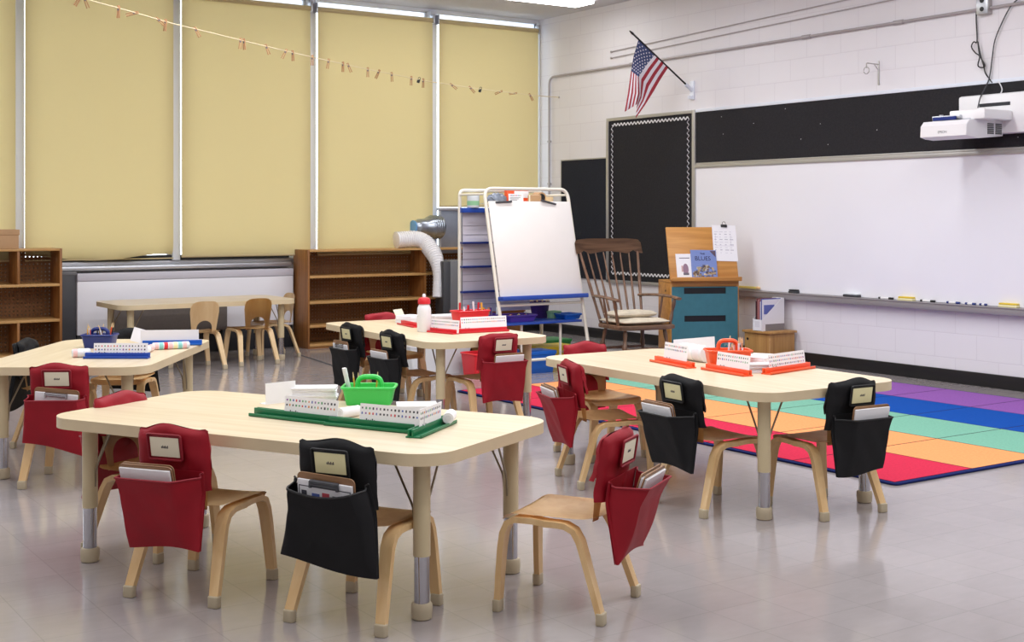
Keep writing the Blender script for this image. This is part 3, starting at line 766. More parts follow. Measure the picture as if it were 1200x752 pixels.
# orange set on the table by the rug
z3 = ZT[3]
c, rz, L = tray(at(761, 423.5, z3), at(804, 432, z3), m_orange, 'orange tray at the left of the orange set')
strip_card(c, rz, L, -.10, .125, .105, 'white letter card standing in the left orange tray')
c, rz, L = tray(at(821, 433, z3), at(871, 441.5, z3), m_orange, 'orange tray in the middle of the orange set')
strip_card(c, rz, L, -.09, .165, .092, 'white letter card standing in the middle orange tray')
c, rz, L = tray(at(904, 439.5, z3), at(956, 431.5, z3), m_orange, 'orange tray at the right of the orange set')
strip_card(c, rz, L, -.16, .165, .088, 'white letter card standing in the right orange tray', rows=3)
p0, p1 = at(790, 420.5, z3), at(838, 416, z3); t = thing('blank_card', 'large blank white card standing at the back of the orange set', 'card', p0, atan2(p1.y - p0.y, p1.x - p0.x))
b = MB(); Lc = (p1 - p0).length; box(b, 0, Lc, -.0012, .0012, 0, .105, T(rx=-.05)); box(b, 0, Lc, 0, .05, 0, .0015); obj('card_sheet', b, m_paper, t, smooth=0)
candy_tube(at(800, 420.5, z3) + Vector((0, 0, 0)), at(829, 425, z3), .045, 'fat roll of white paper behind the left orange tray', [m_paper, m_paper, m_paper2])
paper_stack(at(884, 436, z3), -.45, .19, .085, 7, 'clear-covered stack of papers between the orange trays', m=m_paper2)
paper_stack(at(891, 428, z3), .5, .22, .12, 8, 'stack of white papers behind the right orange tray')
pc = at(853, 430.5, z3); caddy(pc, -.55, m_orange, 'orange supply caddy with a rounded handle and pencils', L=.225, W=.14, H=.09, hrise=.05)
rr = random.Random(5)
for i in range(8):
    mm = (m_white, m_metal_pen, m_card_b, m_white)[i % 4]; x, y = .0 + i * .012, rr.uniform(-.03, .04)
    a = inpc(pc, -.55, x, y, .012); stick(a, a + Vector((rr.uniform(-.02, .06), rr.uniform(-.02, .03), rr.uniform(.10, .15))), .005, mm, 'pencil', 'pale pencil sticking up out of the orange caddy', 'pencil', 'pencils in the orange caddy')

# red set on the far table
z4 = ZT[4]
c, rz, L = tray(at(465, 380, z4), at(484, 384, z4), m_redpl, 'short red tray at the left of the red set')
c, rz, L = tray(at(493, 388.5, z4), at(530.5, 392, z4), m_redpl, 'red tray in the middle of the red set')
strip_card(c, rz, L, -.10, .175, .085, 'white letter card standing in the middle red tray')
c, rz, L = tray(at(540, 391, z4), at(597, 388, z4), m_redpl, 'red tray at the right of the red set')
strip_card(c, rz, L, -.165, .19, .098, 'white letter card standing in the right red tray')
t = paper_stack(at(481, 378, z4), .4, .17, .14, 9, 'slumped pile of white papers left of the squeeze bottle')
p = at(472, 377, z4); t = thing('folded_card', 'cream folded card leaning on the papers left of the bottle', 'card', p, .5)
b = MB(); box(b, -.06, .06, -.001, .001, 0, .10, T(0, 0, .004, rx=-.5)); obj('card_sheet', b, m_cardc, t, smooth=0)
paper_stack(at(519, 379.5, z4), -.1, .20, .14, 11, 'neat stack of white papers right of the squeeze bottle', m=m_paper2)
p = at(497, 388.5, z4); t = thing('squeeze_bottle', 'white squeeze bottle with a red cap on the far table', 'bottle', p)
b = MB(); lathe(b, [(.044, 0), (.048, .006), (.048, .135), (.046, .16), (.036, .185), (.028, .195)], 20); obj('bottle_body', b, m_white, t)
b = MB(); lathe(b, [(.042, .190), (.043, .195), (.043, .215), (.036, .228), (.018, .235)], 20); cp = obj('cap', b, m_redpl, t)
b = MB(); lathe(b, [(.012, .234), (.011, .250), (.006, .258)], 12); obj('nozzle', b, m_white, cp)
pc = at(551, 383, z4); caddy(pc, -.02, m_redpl, 'red supply caddy behind the right red tray', L=.26, W=.13, H=.115, handle=False)
rr = random.Random(9)
for i in range(7):
    mm = (m_redpl, m_white, m_redpl, m_blackpl, m_white, m_redpl, m_metal_pen)[i]; x = -.09 + i * .03
    a = inpc(pc, -.02, x, rr.uniform(-.03, .03), .012); stick(a, a + Vector((rr.uniform(-.02, .02), rr.uniform(-.02, .02), rr.uniform(.13, .17))), .007, mm, 'marker', 'marker standing upright in the red caddy', 'marker', 'markers in the red caddy', tip=mm)

# ------------------------------------------------------------------ bookcases and the window side
def bookcase(name_label, x0, x1, y0, y1, H, shelves, divs, pegtop=True):
    t = thing('bookcase', name_label, 'bookcase', ((x0 + x1) / 2, (y0 + y1) / 2, 0)); hw, hd = (x1 - x0) / 2, (y1 - y0) / 2; th = .022
    for s in (-1, 1):
        b = MB(); box(b, s * hw - (th if s > 0 else 0), s * hw + (th if s < 0 else 0), -hd, hd, 0, H, bev=.002); o = obj('side_panel', b, m_oakv, t)
    b = MB(); box(b, -hw + th, hw - th, -hd, hd, H - th, H - .001, bev=.002); obj('top', b, m_oakedge, t)
    for z in shelves:
        b = MB(); box(b, -hw + th, hw - th, -hd + .002, hd - .012, z - .020, z + .004, bev=.002); obj('shelf', b, m_oakedge, t)
    b = MB(); box(b, -hw + th, hw - th, -hd + .012, -hd + .026, 0, shelves[-1] - .02); obj('kick_board', b, m_oak, t)
    for x, za, zb_ in divs:
        b = MB(); box(b, x - th / 2, x + th / 2, -hd + .004, hd - .012, za, zb_, bev=.002); obj('upright', b, m_oakv, t)
    b = MB(); box(b, -hw + th, hw - th, hd - .010, hd - .004, .02, H - th); obj('pegboard_back', b, m_peg, t, smooth=0)
    return t
xm = (5.715 + 7.98) / 2
bookcase('long low wooden bookcase with empty shelves under the window', 5.715, 7.98, 12.15, 12.50, 1.020, [.745, .480, .235, .04], [(7.119 - xm, .06, 1.0)])
bookcase('tall wooden bookcase with cubbies at the left edge', 1.86, 3.245, 12.15, 12.50, 1.072, [.745, .420, .105], [(2.86 - 2.5525, .749, 1.05), (2.86 - 2.5525, .109, .40)])
p = onY(18, 289, 12.3); t = thing('cardboard_box', 'brown cardboard box on top of the left bookcase', 'box', (p.x - .2, 12.30, 1.072))
b = MB(); box(b, -.2, .2, -.13, .13, 0, .155, bev=.004); obj('carton', b, m_card_b, t)
b = MB(); box(b, -.206, .206, -.136, .136, .125, .175, bev=.004); obj('lid', b, m_card_b, t)

t = thing('radiator_cover', 'long white metal cabinet panel behind the window table', 'radiator cover', (4.68, 12.50, 0))
b = MB(); box(b, -1.215, 1.01, -.05, .075, .232, .745, bev=.006); obj('front_panel', b, m_wb, t)
b = MB(); box(b, -1.215, 1.01, -.055, .075, .747, .822, bev=.006); obj('top_rail', b, mat('lilac_grey_enamel', (206, 204, 216), .4), t)
b = MB(); box(b, -1.215, 1.01, -.03, .07, .0, .230, bev=.004); obj('plinth', b, m_dark, t)
t = thing('grey_pinboard', 'dark grey board standing behind the window table', 'board', (4.45, 12.43, 0))
b = MB(); box(b, -.67, .50, -.012, .010, .22, .50, bev=.003); obj('panel', b, mat('grey_felt', (104, 96, 92), .9, var=.05, scale=40), t)
b = MB()
for s in (-.6, .47): box(b, s - .02, s + .02, -.012, .010, 0, .22)
obj('foot', b, m_dgrey, t)
t = thing('metal_end_panel', 'dark grey metal end panel between left bookcase and white panel', 'panel', (3.365, 12.52, 0))
b = MB(); box(b, -.10, .095, -.05, .06, 0, .84, bev=.006); obj('casing', b, m_dgrey, t)
b = MB(); box(b, -.105, .10, -.055, .062, .805, .842, bev=.006); obj('cap', b, m_grey, t)

# vent panel, duct and hose by the corner
t = thing('vent_panel', 'galvanised window panel with a round vent outlet', 'vent panel', (8.18, 12.47, 0))
b = MB(); box(b, -.70, .69, -.015, .015, .95, 1.44, bev=.004); obj('panel', b, mat('zinc_sheet', (150, 158, 172), .4, .6, var=.06), t)
b = MB(); box(b, -.72, .70, -.035, .02, 1.43, 1.462, bev=.005); obj('top_rail', b, m_alu, t)
b = MB(); tube(b, [(-.70, -.02, .955), (-.70, -.02, 1.43)], .014, 8); obj('edge_rail', b, m_alu, t)
b = MB(); M = T(-.86, -.06, 1.245, ry=-pi / 2)
lathe(b, [(.125, -.14), (.128, -.13), (.128, .0), (.118, .02), (.095, .06), (.092, .15), (.075, .17), (.072, .20)], 24, M); du = obj('duct_outlet', b, m_duct, t)
b = MB(); lathe(b, [(.076, .198), (.078, .215), (.066, .217)], 20, M); obj('blue_liner', b, mat('pale_blue_film', (110, 168, 224), .4), du)
b = MB()
for i in range(5): lathe(b, [(.131, -.125 + i * .026), (.134, -.119 + i * .026), (.131, -.113 + i * .026)], 24, M)
obj('duct_ribs', b, m_duct, du)
b = MB(); box(b, -.93, -.85, -.09, -.03, .94, 1.13, bev=.004); obj('support_bracket', b, m_dgrey, t)
hz = 1.020 + .088
hp = arc([(6.835, 12.30, hz), (7.15, 12.27, hz + .02), (7.165, 11.94, .88), (7.115, 11.90, .50)], .19, 10)
pts = []
for i in range(len(hp) - 1):
    for q in range(6): pts.append(hp[i].lerp(hp[i + 1], q / 6))
pts.append(hp[-1])
rad = [.088 if i < len(pts) * .55 else .088 - .036 * (i - len(pts) * .55) / (len(pts) * .45) for i in range(len(pts))]
d = 0; rr_ = []
for i, p_ in enumerate(pts):
    if i: d += (pts[i] - pts[i - 1]).length
    rr_.append(rad[i])
t = thing('flexible_hose', 'white ribbed flexible hose draped over the long bookcase', 'hose', (0, 0, 0))
b = MB(); tube(b, pts, rr_, 20); obj('hose', b, m_hose, t)
dd = 0; nxt = .0; b = MB()
for i in range(1, len(pts)):
    s = (pts[i] - pts[i - 1]).length; dd += s
    while nxt < dd and s > 0:
        k = 1 - (dd - nxt) / s; c = pts[i - 1].lerp(pts[i], k); a = (pts[i] - pts[i - 1]).normalized(); r = rr_[i]
        q = Vector((0, 0, 1)).rotation_difference(a).to_matrix().to_4x4()
        lathe(b, [(r * .98, -.004), (r * 1.065, 0), (r * .98, .004)], 18, Matrix.Translation(c) @ q); nxt += .026
obj('hose_ribs', b, m_hose, t)
t = thing('air_unit', 'tall dark grey air unit standing before the long bookcase', 'air purifier', (7.305, 11.92, 0), -.22)
b = MB(); box(b, -.065, .135, -.15, .12, .03, .895, bev=.012); obj('casing', b, m_grey, t)
b = MB(); box(b, -.145, -.062, -.152, .122, .03, .885, bev=.016); obj('side_cover', b, m_dgrey, t)
b = MB()
for s in (-1, 1): lathe(b, [(.03, 0), (.03, .032)], 12, T(s * .09, -.1)); lathe(b, [(.03, 0), (.03, .032)], 12, T(s * .09, .08))
obj('foot', b, m_blackpl, t)

q0 = at(351, 416); t = thing('floor_cord', 'thin dark cord on the floor left of the red-set table', 'cord', q0)
b = MB(); tube(b, [at(px, py) - q0 + Vector((0, 0, .004)) for px, py in ((351, 416), (362, 419.5), (375, 423.5), (388, 428), (399, 433))], .004, 6); obj('cable', b, m_dgrey, t)
# ------------------------------------------------------------------ teaching easel
t = thing('teaching_easel', 'white two-sided easel on casters with a blank slanted board', 'easel', (6.56, 9.45, 0))
b = MB(); x0, x1 = -.455, .445
def yf(z): return -.40 + (z - 0) * (.37 / 1.61)      # slanted front plane (local y)
front = arc([(x0, yf(.06), .06), (x0, yf(1.61), 1.61), (x1, yf(1.61), 1.61), (x1, yf(.06), .06)], .085, 6)
tube(b, front, .016, 12); obj('front_frame', b, m_cream, t)
b = MB(); tube(b, arc([(x0, .37, .06), (x0, .37, 1.60), (x1, .37, 1.60), (x1, .37, .06)], .05, 5), .016, 12); obj('rear_frame', b, m_cream, t)
for x in (x0, x1):
    b = MB(); tube(b, [(x, yf(.13), .13), (x, .37, .13)], .012, 10); obj('lower_side_bar', b, m_cream, t)
    b = MB(); tube(b, [(x, yf(1.56), 1.56), (x, .37, 1.56)], .010, 10); obj('upper_side_bar', b, m_cream, t)
for y, z in ((yf(.13), .13), (.37, .13), (yf(.62), .60)):
    b = MB(); tube(b, [(x0, y, z), (x1, y, z)], .0125, 10); obj('cross_bar', b, m_cream, t)
b = MB(); box(b, x0 + .20, x1 - .02, .03, .362, 1.478, 1.486, bev=.002); obj('top_shelf', b, m_cream, t)
a = math.atan(.37 / 1.61)
b = MB(); box(b, x0 + .012, x1 - .012, -.03, -.018, 0, .845, T(0, yf(.67), .67, rx=-a), bev=.003); obj('writing_board', b, mat('ivory_board', (238, 234, 230), .35, var=.012, scale=6), t)
b = MB(); box(b, x0 - .01, x1 + .01, -.095, -.015, -.02, .018, T(0, yf(.66), .66, rx=-a * .3), bev=.006); obj('blue_tray', b, m_blue, t)
for s, ry in ((-.29, -.05), (.19, .22)):
    b = MB(); box(b, -.085, .085, -.043, -.028, -.008, .008, T(s, yf(1.48), 1.485, rx=-a, ry=ry), bev=.003); obj('magnetic_clip', b, m_dgrey, t)
b = MB(); box(b, x0 + .03, x1 - .03, .365, .372, .50, 1.42, bev=.002); obj('rear_panel', b, mat('grey_lilac_panel', (212, 208, 220), .5, var=.03), t)
for z, h_ in ((1.40, .045), (1.12, .018), (.905, .018), (.68, .018)):
    b = MB(); box(b, x0 - .005, x1 + .005, .30, .366, z, z + h_, bev=.003); obj('book_ledge', b, m_navy if h_ < .03 else m_blue, t)
b = MB()
for z in (1.28, 1.20, 1.04, .98, .84, .78, .62, .57): box(b, x0 + .03, x1 - .03, .362, .366, z, z + .004)
obj('panel_seams', b, mat('seam_grey', (160, 156, 170), .6), t)
b = MB(); box(b, x0 + .01, x1 - .01, -.27, .35, .425, .445, bev=.004); obj('storage_shelf', b, m_blue, t)
b = MB()
for x in (x0 + .28, x1 - .2): tube(b, [(x, -.2, .13), (x, -.2, .43)], .012, 8)
b.free()
for x in (x0 + .28, x1 - .2):
    b = MB(); tube(b, [(x, -.2, .13), (x, -.2, .43)], .012, 8); obj('shelf_post', b, m_cream, t)
for x, y in ((x0, yf(.03)), (x1, yf(.03)), (x0, .37), (x1, .37)):
    b = MB(); lathe(b, [(.028, -.014), (.032, -.01), (.032, .01), (.028, .014)], 14, T(x, y, .032, rx=0, ry=pi / 2)); box(b, x - .012, x + .012, y - .012, y + .012, .034, .075, bev=.003); obj('caster', b, m_blackpl, t)
EX, EY = 6.56, 9.45
def tub(label, x, y, z, L, W, H, m, cat='bin', lid=None, name='storage_bin', rz=0):
    t = thing(name, label, cat, (x, y, z), rz); b = MB()
    lo, hi = rrect(L * .86, W * .86, .02, 4), rrect(L, W, .02, 4); n = len(lo)
    for A, za, B, zb_ in ((lo, 0, hi, H), ([(q * .96, r * .96) for q, r in lo], .006, [(q * .97, r * .97) for q, r in hi], H)):
        va = [b.verts.new((q, r, za)) for q, r in A]; vb = [b.verts.new((q, r, zb_)) for q, r in B]
        for i in range(n): b.faces.new((va[i], va[(i + 1) % n], vb[(i + 1) % n], vb[i]))
        b.faces.new(va)
    obj('bin_body', b, m, t)
    b = MB(); tube(b, [(q, r, H) for q, r in hi], .009, 6, closed=True); obj('rim', b, m, t)
    if lid:
        b = MB(); prism(b, rrect(L * 1.04, W * 1.04, .02, 4), H + .004, H + .022, bev=.006); obj('lid', b, lid, t)
    return t
def gx(px, py, Y, z): return onY(px, py, Y)
# bins on the floor under the easel
tub('bright blue plastic bin on the floor under the easel', 6.55, 9.27, .0, .27, .26, .17, m_blue2, lid=m_blue2)
tub('yellow-lidded bin on the floor under the easel', 6.97, 9.62, .0, .40, .28, .16, m_yellow, lid=m_yellow)
tub('green-lidded bin on the floor behind the yellow bin', 7.22, 10.06, .0, .42, .30, .17, m_green_l, lid=m_green_l)
tb = tub('red plastic bin with a white label left of the easel bins', 6.0, 9.33, .0, .24, .24, .19, m_redpl)
b = MB(); box(b, .0, .07, -.132, -.124, .06, .14); obj('label_card', b, m_paper, tb, smooth=0)
t = tub('large milky white storage box on the floor left of the easel', 5.74, 9.72, .0, .62, .40, .25, m_clear, 'box', lid=m_white, name='storage_box')
# things on the blue shelf
SZ = .446
tub('wide purple tray of small pieces on the blue easel shelf', 6.40, 9.34, SZ, .30, .20, .055, m_purple, 'tray', name='sorting_tray')
for i in range(8):
    rr = random.Random(40 + i); p = (6.30 + i * .028, 9.31 + .03 * (i % 3), SZ + .047)
    b = MB(); bmesh.ops.create_icosphere(b, subdivisions=1, radius=.016); o = obj('counting_block', b, (m_yellow, m_card, m_redpl, m_lime)[i % 4], loc=p); tag(o, 'small coloured counting piece in the wide purple tray', 'toy', 'counting pieces in the purple tray')
tub('small blue open tray at the right end of the blue easel shelf', 6.955, 9.34, SZ, .19, .18, .04, m_blue2, 'tray', name='sorting_tray')
tub('pale green small dish next to the purple bucket', 6.885, 9.46, SZ, .11, .10, .055, m_lime, 'dish', name='sorting_dish')
p = (6.80, 9.56, SZ); t = thing('purple_bucket', 'deep purple bucket of crafts on the blue easel shelf', 'bucket', p)
b = MB(); lathe(b, [(.068, 0), (.092, .145), (.096, .15), (.088, .15), (.064, .008)], 20); obj('bucket_body', b, m_purple_d, t)
b = MB(); tube(b, arc([(-.082, 0, .12), (-.07, -.04, .06), (.07, -.04, .06), (.082, 0, .12)], .03, 4), .004, 6); obj('handle', b, m_purple_d, t)
for i in range(10):
    a_ = 2 * pi * i / 10; q = Vector(p) + Vector((.035 * cos(a_), .035 * sin(a_), .03)); stick(q, q + Vector((.05 * cos(a_), .05 * sin(a_), .135)), .007, m_purple_d, 'paint_brush', 'dark brush handle standing in the deep purple bucket', 'brush', 'brushes in the purple bucket')
tub('grey-blue open tray of crayons at the left of the easel shelf', 6.22, 9.55, SZ, .22, .22, .05, m_purple, 'tray', name='sorting_tray')
for i in range(9):
    q = Vector((6.14 + .02 * i, 9.51 + .02 * (i % 4), SZ + .01)); mm = (m_clear, m_orange, m_yellow, m_clear, m_card_b, m_purple, m_redpl, m_white, m_clear)[i]
    stick(q, q + Vector((.012 * (i % 3 - 1), .01, .105)), .011, mm, 'crayon_tube', 'coloured tube standing in the left easel-shelf tray', 'marker', 'tubes in the easel-shelf tray', tip=mm)
t = thing('wooden_crate', 'low brown wooden crate behind the easel shelf', 'crate', (6.66, 10.05, 0))
b = MB(); box(b, -.30, .30, -.01, .01, 0, .47, bev=.003); box(b, -.30, .30, .28, .30, 0, .47, bev=.003); box(b, -.30, -.28, -.01, .30, 0, .47, bev=.003); box(b, .28, .30, -.01, .30, 0, .47, bev=.003); box(b, -.3, .3, -.01, .3, .0, .02); obj('crate_boards', b, m_oak, t)
b = MB(); box(b, -.31, .31, -.02, .31, .465, .482, bev=.003); obj('crate_top', b, m_oak, t)
# things kept on the top ledge between the frames
TZ = 1.4455
def on_top(px, y): return onY(px, 240, y).x
t = thing('plastic_tub', 'milky tub with green stuff at the left of the easel top', 'tub', (6.22, 9.775, TZ))
b = MB(); lathe(b, [(.052, 0), (.056, .01), (.056, .11), (.05, .115)], 18); obj('tub_body', b, m_clear, t)
b = MB(); lathe(b, [(.0565, .02), (.0567, .045), (.0565, .06)], 18); obj('green_band', b, m_lime, t)
t = thing('craft_heap', 'heap of grey-blue plastic wrap on the easel top', 'wrap', (6.44, 9.72, 1.4862))
b = MB(); bmesh.ops.create_icosphere(b, subdivisions=3, radius=1)
for v in b.verts:
    k = 1 + .22 * sin(v.co.x * 9 + v.co.z * 4) * sin(v.co.y * 8 + 1); v.co = Vector((v.co.x * .10 * k, v.co.y * .045 * k, max(0, .04 + v.co.z * .05 * k)))
obj('wrap', b, mat('smoky_film', (128, 136, 152), .25, var=.2, scale=20), t, smooth=0)
t = thing('label_sheets', 'printed white sheet standing on the easel top', 'paper', (6.60, 9.66, 1.4862))
b = MB(); box(b, -.07, .09, -.002, .002, 0, .085, T(rx=-.1)); s_ = obj('sheet', b, m_paper, t, smooth=0)
b = MB()
for i in range(9): box(b, -.055 + i * .014, -.046 + i * .014, -.0035, -.0015, .066, .074, T(rx=-.1), mi=i % 5)
for i in range(3): box(b, -.055, .06 - .02 * i, -.0035, -.0015, .05 - .012 * i, .053 - .012 * i, T(rx=-.1), mi=5)
obj('printing', b, MARKS, s_, smooth=0)
t = thing('orange_box', 'flat orange-red box lying on the easel top', 'box', (6.66, 9.76, 1.4862)); b = MB(); box(b, -.10, .14, -.025, .02, 0, .135, bev=.004); obj('carton', b, m_orange, t)
b = MB(); box(b, -.02, .14, -.0265, .0215, .05, .112, bev=.002); obj('white_wrap', b, m_paper, t)
t = thing('paper_roll', 'brown paper roll with a black open end on the easel top', 'paper roll', (6.875, 9.70, 1.4862 + .052))
b = MB(); lathe(b, [(.05, -.03), (.05, .07)], 20, T(rx=pi / 2)); obj('roll', b, m_card_b, t); b = MB(); lathe(b, [(.036, .0695), (.036, .0712)], 18, T(rx=pi / 2)); obj('open_end', b, m_blackpl, t)
t = thing('cardboard_box', 'small tan cardboard box on the easel top', 'box', (6.785, 9.62, 1.4862)); b = MB(); box(b, -.055, .055, -.03, .03, 0, .075, bev=.003); obj('carton', b, m_card_b, t); b = MB(); box(b, -.056, .056, -.01, .01, .0, .0765, bev=.001); obj('tape', b, m_cardc, t)
t = thing('wooden_block', 'small pale wooden block at the right of the easel top', 'block', (6.955, 9.64, 1.4862)); b = MB(); box(b, -.04, .04, -.025, .025, 0, .06, bev=.004); obj('block', b, m_birchp, t)

# ------------------------------------------------------------------ rocking chair
RCX, RCY = 7.27, 8.78; RCH = atan2(.13, -.99)
t = thing('rocking_chair', 'brown wooden spindle-back rocking chair beside the teal cabinet', 'rocking chair', (RCX, RCY, 0), RCH)
def turned(p, q, r, prof=(.7, 1, .75, 1.25, .8, 1.1, .7), n=10, m=m_walnutv, name='leg'):
    b = MB(); p, q = Vector(p), Vector(q); N = 22; pts = []; rr_ = []
    for i in range(N + 1):
        u = i / N; k = u * (len(prof) - 1); a_ = int(min(k, len(prof) - 2)); f = k - a_; f = f * f * (3 - 2 * f)
        pts.append(p.lerp(q, u)); rr_.append(r * (prof[a_] * (1 - f) + prof[a_ + 1] * f))
    tube(b, pts, rr_, n); return obj(name, b, m, t)
b = MB()
sp = [(-.25, -.20), (-.19, -.235), (.19, -.235), (.25, -.20), (.285, .12), (.27, .23), (.12, .255), (-.12, .255), (-.27, .23), (-.285, .12)]
prism(b, sp, .385, .425, bev=.012); obj('seat', b, m_walnut, t)
for x in (-.21, .21):
    turned((x * .95, .17, .39), (x * 1.13, .21, .075), .019); turned((x * .9, -.17, .39), (x * 1.1, -.23, .085), .019)
    b = MB(); pts = [(x * 1.12, -.52 + 1.0 * i / 16, .030 + .085 * ((i - 9) / 8.0) ** 2 * (1.0 if i < 9 else .8)) for i in range(17)]; tube(b, pts, .024, 8, flat=(1.1, .65)); obj('rocker', b, m_walnut, t)
turned((-.22, .195, .21), (.22, .195, .21), .014, (.8, 1, 1.4, 1, .8), name='stretcher'); turned((-.215, -.20, .20), (.215, -.20, .20), .012, (.8, 1, 1.3, 1, .8), name='stretcher')
def bk(z): return -.21 - .36 * (z - .42)
for i in range(8):
    s = -1 + 2 * i / 7
    post = i in (0, 7)
    turned((s * .215, -.212 + .02 * (1 - s * s) * -1, .42), (s * .305, bk(1.04) - .03 * (1 - s * s), 1.04), .0145 if post else .0095, (1, .8, 1, .85, .75) if post else (.8, 1.15, .9, .7), name='back_post' if post else 'spindle')
b = MB()
def crest(u, v):
    s = 2 * u - 1; zt = 1.165 - .02 * abs(s) ** 6 - .02 * (abs(s) > .999); zl = 1.035 + .0 * s
    sc_ = .018 * cos(s * pi * 1.0) * (abs(s) < .75) + (.03 * math.exp(-((abs(s) - .72) / .10) ** 2))
    zl += sc_ - .005; z = zl + (zt - zl) * v
    return (s * .350, bk(z) - .030 * (1 - s * s) + .012, z)
grid(b, 40, 8, crest); solid(b, .024); obj('crest_rail', b, m_walnut, t, smooth=50)
for s in (-1, 1):
    b = MB(); tube(b, arc([(s * .235, bk(.66) + .0, .655), (s * .30, -.12, .665), (s * .315, .10, .66), (s * .31, .24, .645)], .08, 4), [.016] * 3 + [.018] * 9 + [.026] * 1 + [.030] * 1 if False else .021, 8, flat=(.62, 1.3)); obj('armrest', b, m_walnut, t)
    turned((s * .265, .16, .42), (s * .31, .17, .65), .014, (.8, 1.2, .8, 1.3, .9), name='arm_support'); turned((s * .262, -.02, .42), (s * .305, -.02, .655), .010, (.8, 1.2, .9), name='arm_support')
def cushion(label, z, L, W, H, dx=0, dy=0, rz=0):
    c = thing('chair_cushion', label, 'cushion', (RCX, RCY, z), RCH + rz); b = MB()
    def top(sgn):
        def fn(u, v):
            s, q = 2 * u - 1, 2 * v - 1; e = max(0, (1 - abs(s) ** 4) * (1 - abs(q) ** 4)) ** .45
            return (dx + s * L / 2 * (1 - .04 * q * q), dy + q * W / 2 * (1 - .04 * s * s), H / 2 + sgn * H / 2 * e * (1 if sgn < 0 else 1 + .10 * sin(s * 6 + 1) * sin(q * 5)))
        return fn
    grid(b, 18, 18, top(1)); grid(b, 18, 18, top(-1)); bmesh.ops.remove_doubles(b, verts=b.verts[:], dist=.001); obj('pad', b, m_beige, c, smooth=80)
    b = MB(); e_ = [(dx + x * .98, dy + y * .98, H / 2) for x, y in rrect(L, W, .05, 5)]; tube(b, e_, .005, 6, closed=True); obj('piping', b, m_beige, c)
cushion('beige seat cushion lying on the rocking chair seat', .424, .50, .44, .055)
cushion('rumpled beige pad lying on top of the rocking chair cushion', .476, .44, .26, .062, 0, -.06, .05)

# ------------------------------------------------------------------ teal cabinet with a slanted display top
CX, CY = 8.42, 9.02
p = FW * 12.15 + RT * ((826 - 600) * 12.15 / FPX); CH_ = -YAW + .16
t = thing('display_cabinet', 'oak cabinet with a teal front and a slanted book display top', 'cabinet', (p.x, p.y, 0), CH_)
W2, DP, HT = .335, .42, .735
b = MB()
b.free()
for s in (-1, 1):
    b = MB(); box(b, s * W2 - (.022 if s > 0 else 0), s * W2 + (.022 if s < 0 else 0), 0, DP, 0, HT, bev=.003); obj('side_panel', b, m_honey, t)
b = MB(); box(b, -W2, W2, 0, DP, HT, HT + .022, bev=.004); obj('top', b, m_honey, t)
b = MB(); box(b, -W2 + .022, W2 - .022, .006, .022, HT - .03, HT, bev=.002); obj('upper_rail', b, m_honey, t)
b = MB(); box(b, -W2 + .022, W2 - .022, DP - .02, DP - .01, .02, HT); obj('back_panel', b, m_honey, t)
for za, zb_ in ((.50, HT - .035), (.03, .495)):
    pass
b = MB(); zs = [.03, HT - .035]
# teal front board with two hand slots cut through it
sl = [(-.205, .205, HT - .098, HT - .040), (-.20, .205, .375, .432)]
zz = [.03, sl[1][2], sl[1][3], sl[0][2], sl[0][3], HT - .032]
for k in range(5):
    if k in (1, 3):
        s = sl[1] if k == 1 else sl[0]
        box(b, -W2 + .012, s[0], -.004, .010, zz[k], zz[k + 1]); box(b, s[1], W2 - .012, -.004, .010, zz[k], zz[k + 1])
    else: box(b, -W2 + .012, W2 - .012, -.004, .010, zz[k], zz[k + 1])
fp = obj('front_panel', b, m_teal, t, smooth=0)
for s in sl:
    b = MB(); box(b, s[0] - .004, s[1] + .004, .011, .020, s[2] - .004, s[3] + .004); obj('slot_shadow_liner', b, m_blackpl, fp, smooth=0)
b = MB()
for x in (-.27, .22):
    for i in range(7): box(b, x - .03 + i * .009, x - .026 + i * .009, -.0052, -.0038, .14 + .006 * (i % 3), .165 + .005 * ((i * 2) % 3), T(0))
obj('chalk_scuff', b, mat('chalk_scuff', (150, 188, 196), .8), fp, smooth=0)
b = MB(); lathe(b, [(.010, 0), (.010, .004)], 12, T(-W2 - .0005, .16, .66, ry=-pi / 2)); obj('hole_plug', b, m_blackpl, t)
SA = .30
Ms = T(0, .015, HT + .034, rx=-SA)
b = MB(); box(b, -W2 - .0, W2 + .0, -.012, .012, 0, .515, Ms, bev=.004); obj('slanted_board', b, m_honey, t)
b = MB(); box(b, -W2, W2 + .012, -.075, .012, -.012, .012, T(0, .015, HT + .034), bev=.006); box(b, -W2, W2 + .012, -.075, -.055, .0, .028, T(0, .015, HT + .034), bev=.005); obj('book_ledge', b, m_honey, t)
for s in (-.25, .25):
    b = MB(); box(b, s - .012, s + .012, .014, .034, 0.0, .45, Ms, bev=.003); box(b, s - .012, s + .012, .26, .285, HT + .02, HT + .30, bev=.003); obj('easel_strut', b, m_honey, t)
MC = T(p.x, p.y, 0, rz=CH_)
def on_board(x, z, dy=-.014): return MC @ Ms @ T(x, dy, z)
def flat_thing(name, label, cat, Mx, group=None):
    t2 = thing(name, label, cat, Mx.to_translation(), 0, group); t2.rotation_euler = Mx.to_euler(); return t2
t2 = flat_thing('picture_book', 'thin white picture book on the left of the slanted display', 'book', on_board(-.185, .013))
b = MB(); box(b, -.082, .082, -.007, 0, 0, .235, bev=.0015); cv = obj('cover', b, m_paper, t2, smooth=0)
b = MB(); bmesh.ops.create_uvsphere(b, u_segments=12, v_segments=8, radius=1)
for v in b.verts: v.co = Vector((v.co.x * .028 + .006, -.0072 + v.co.y * .0008, v.co.z * .055 + .085))
for f in b.faces: f.material_index = 0
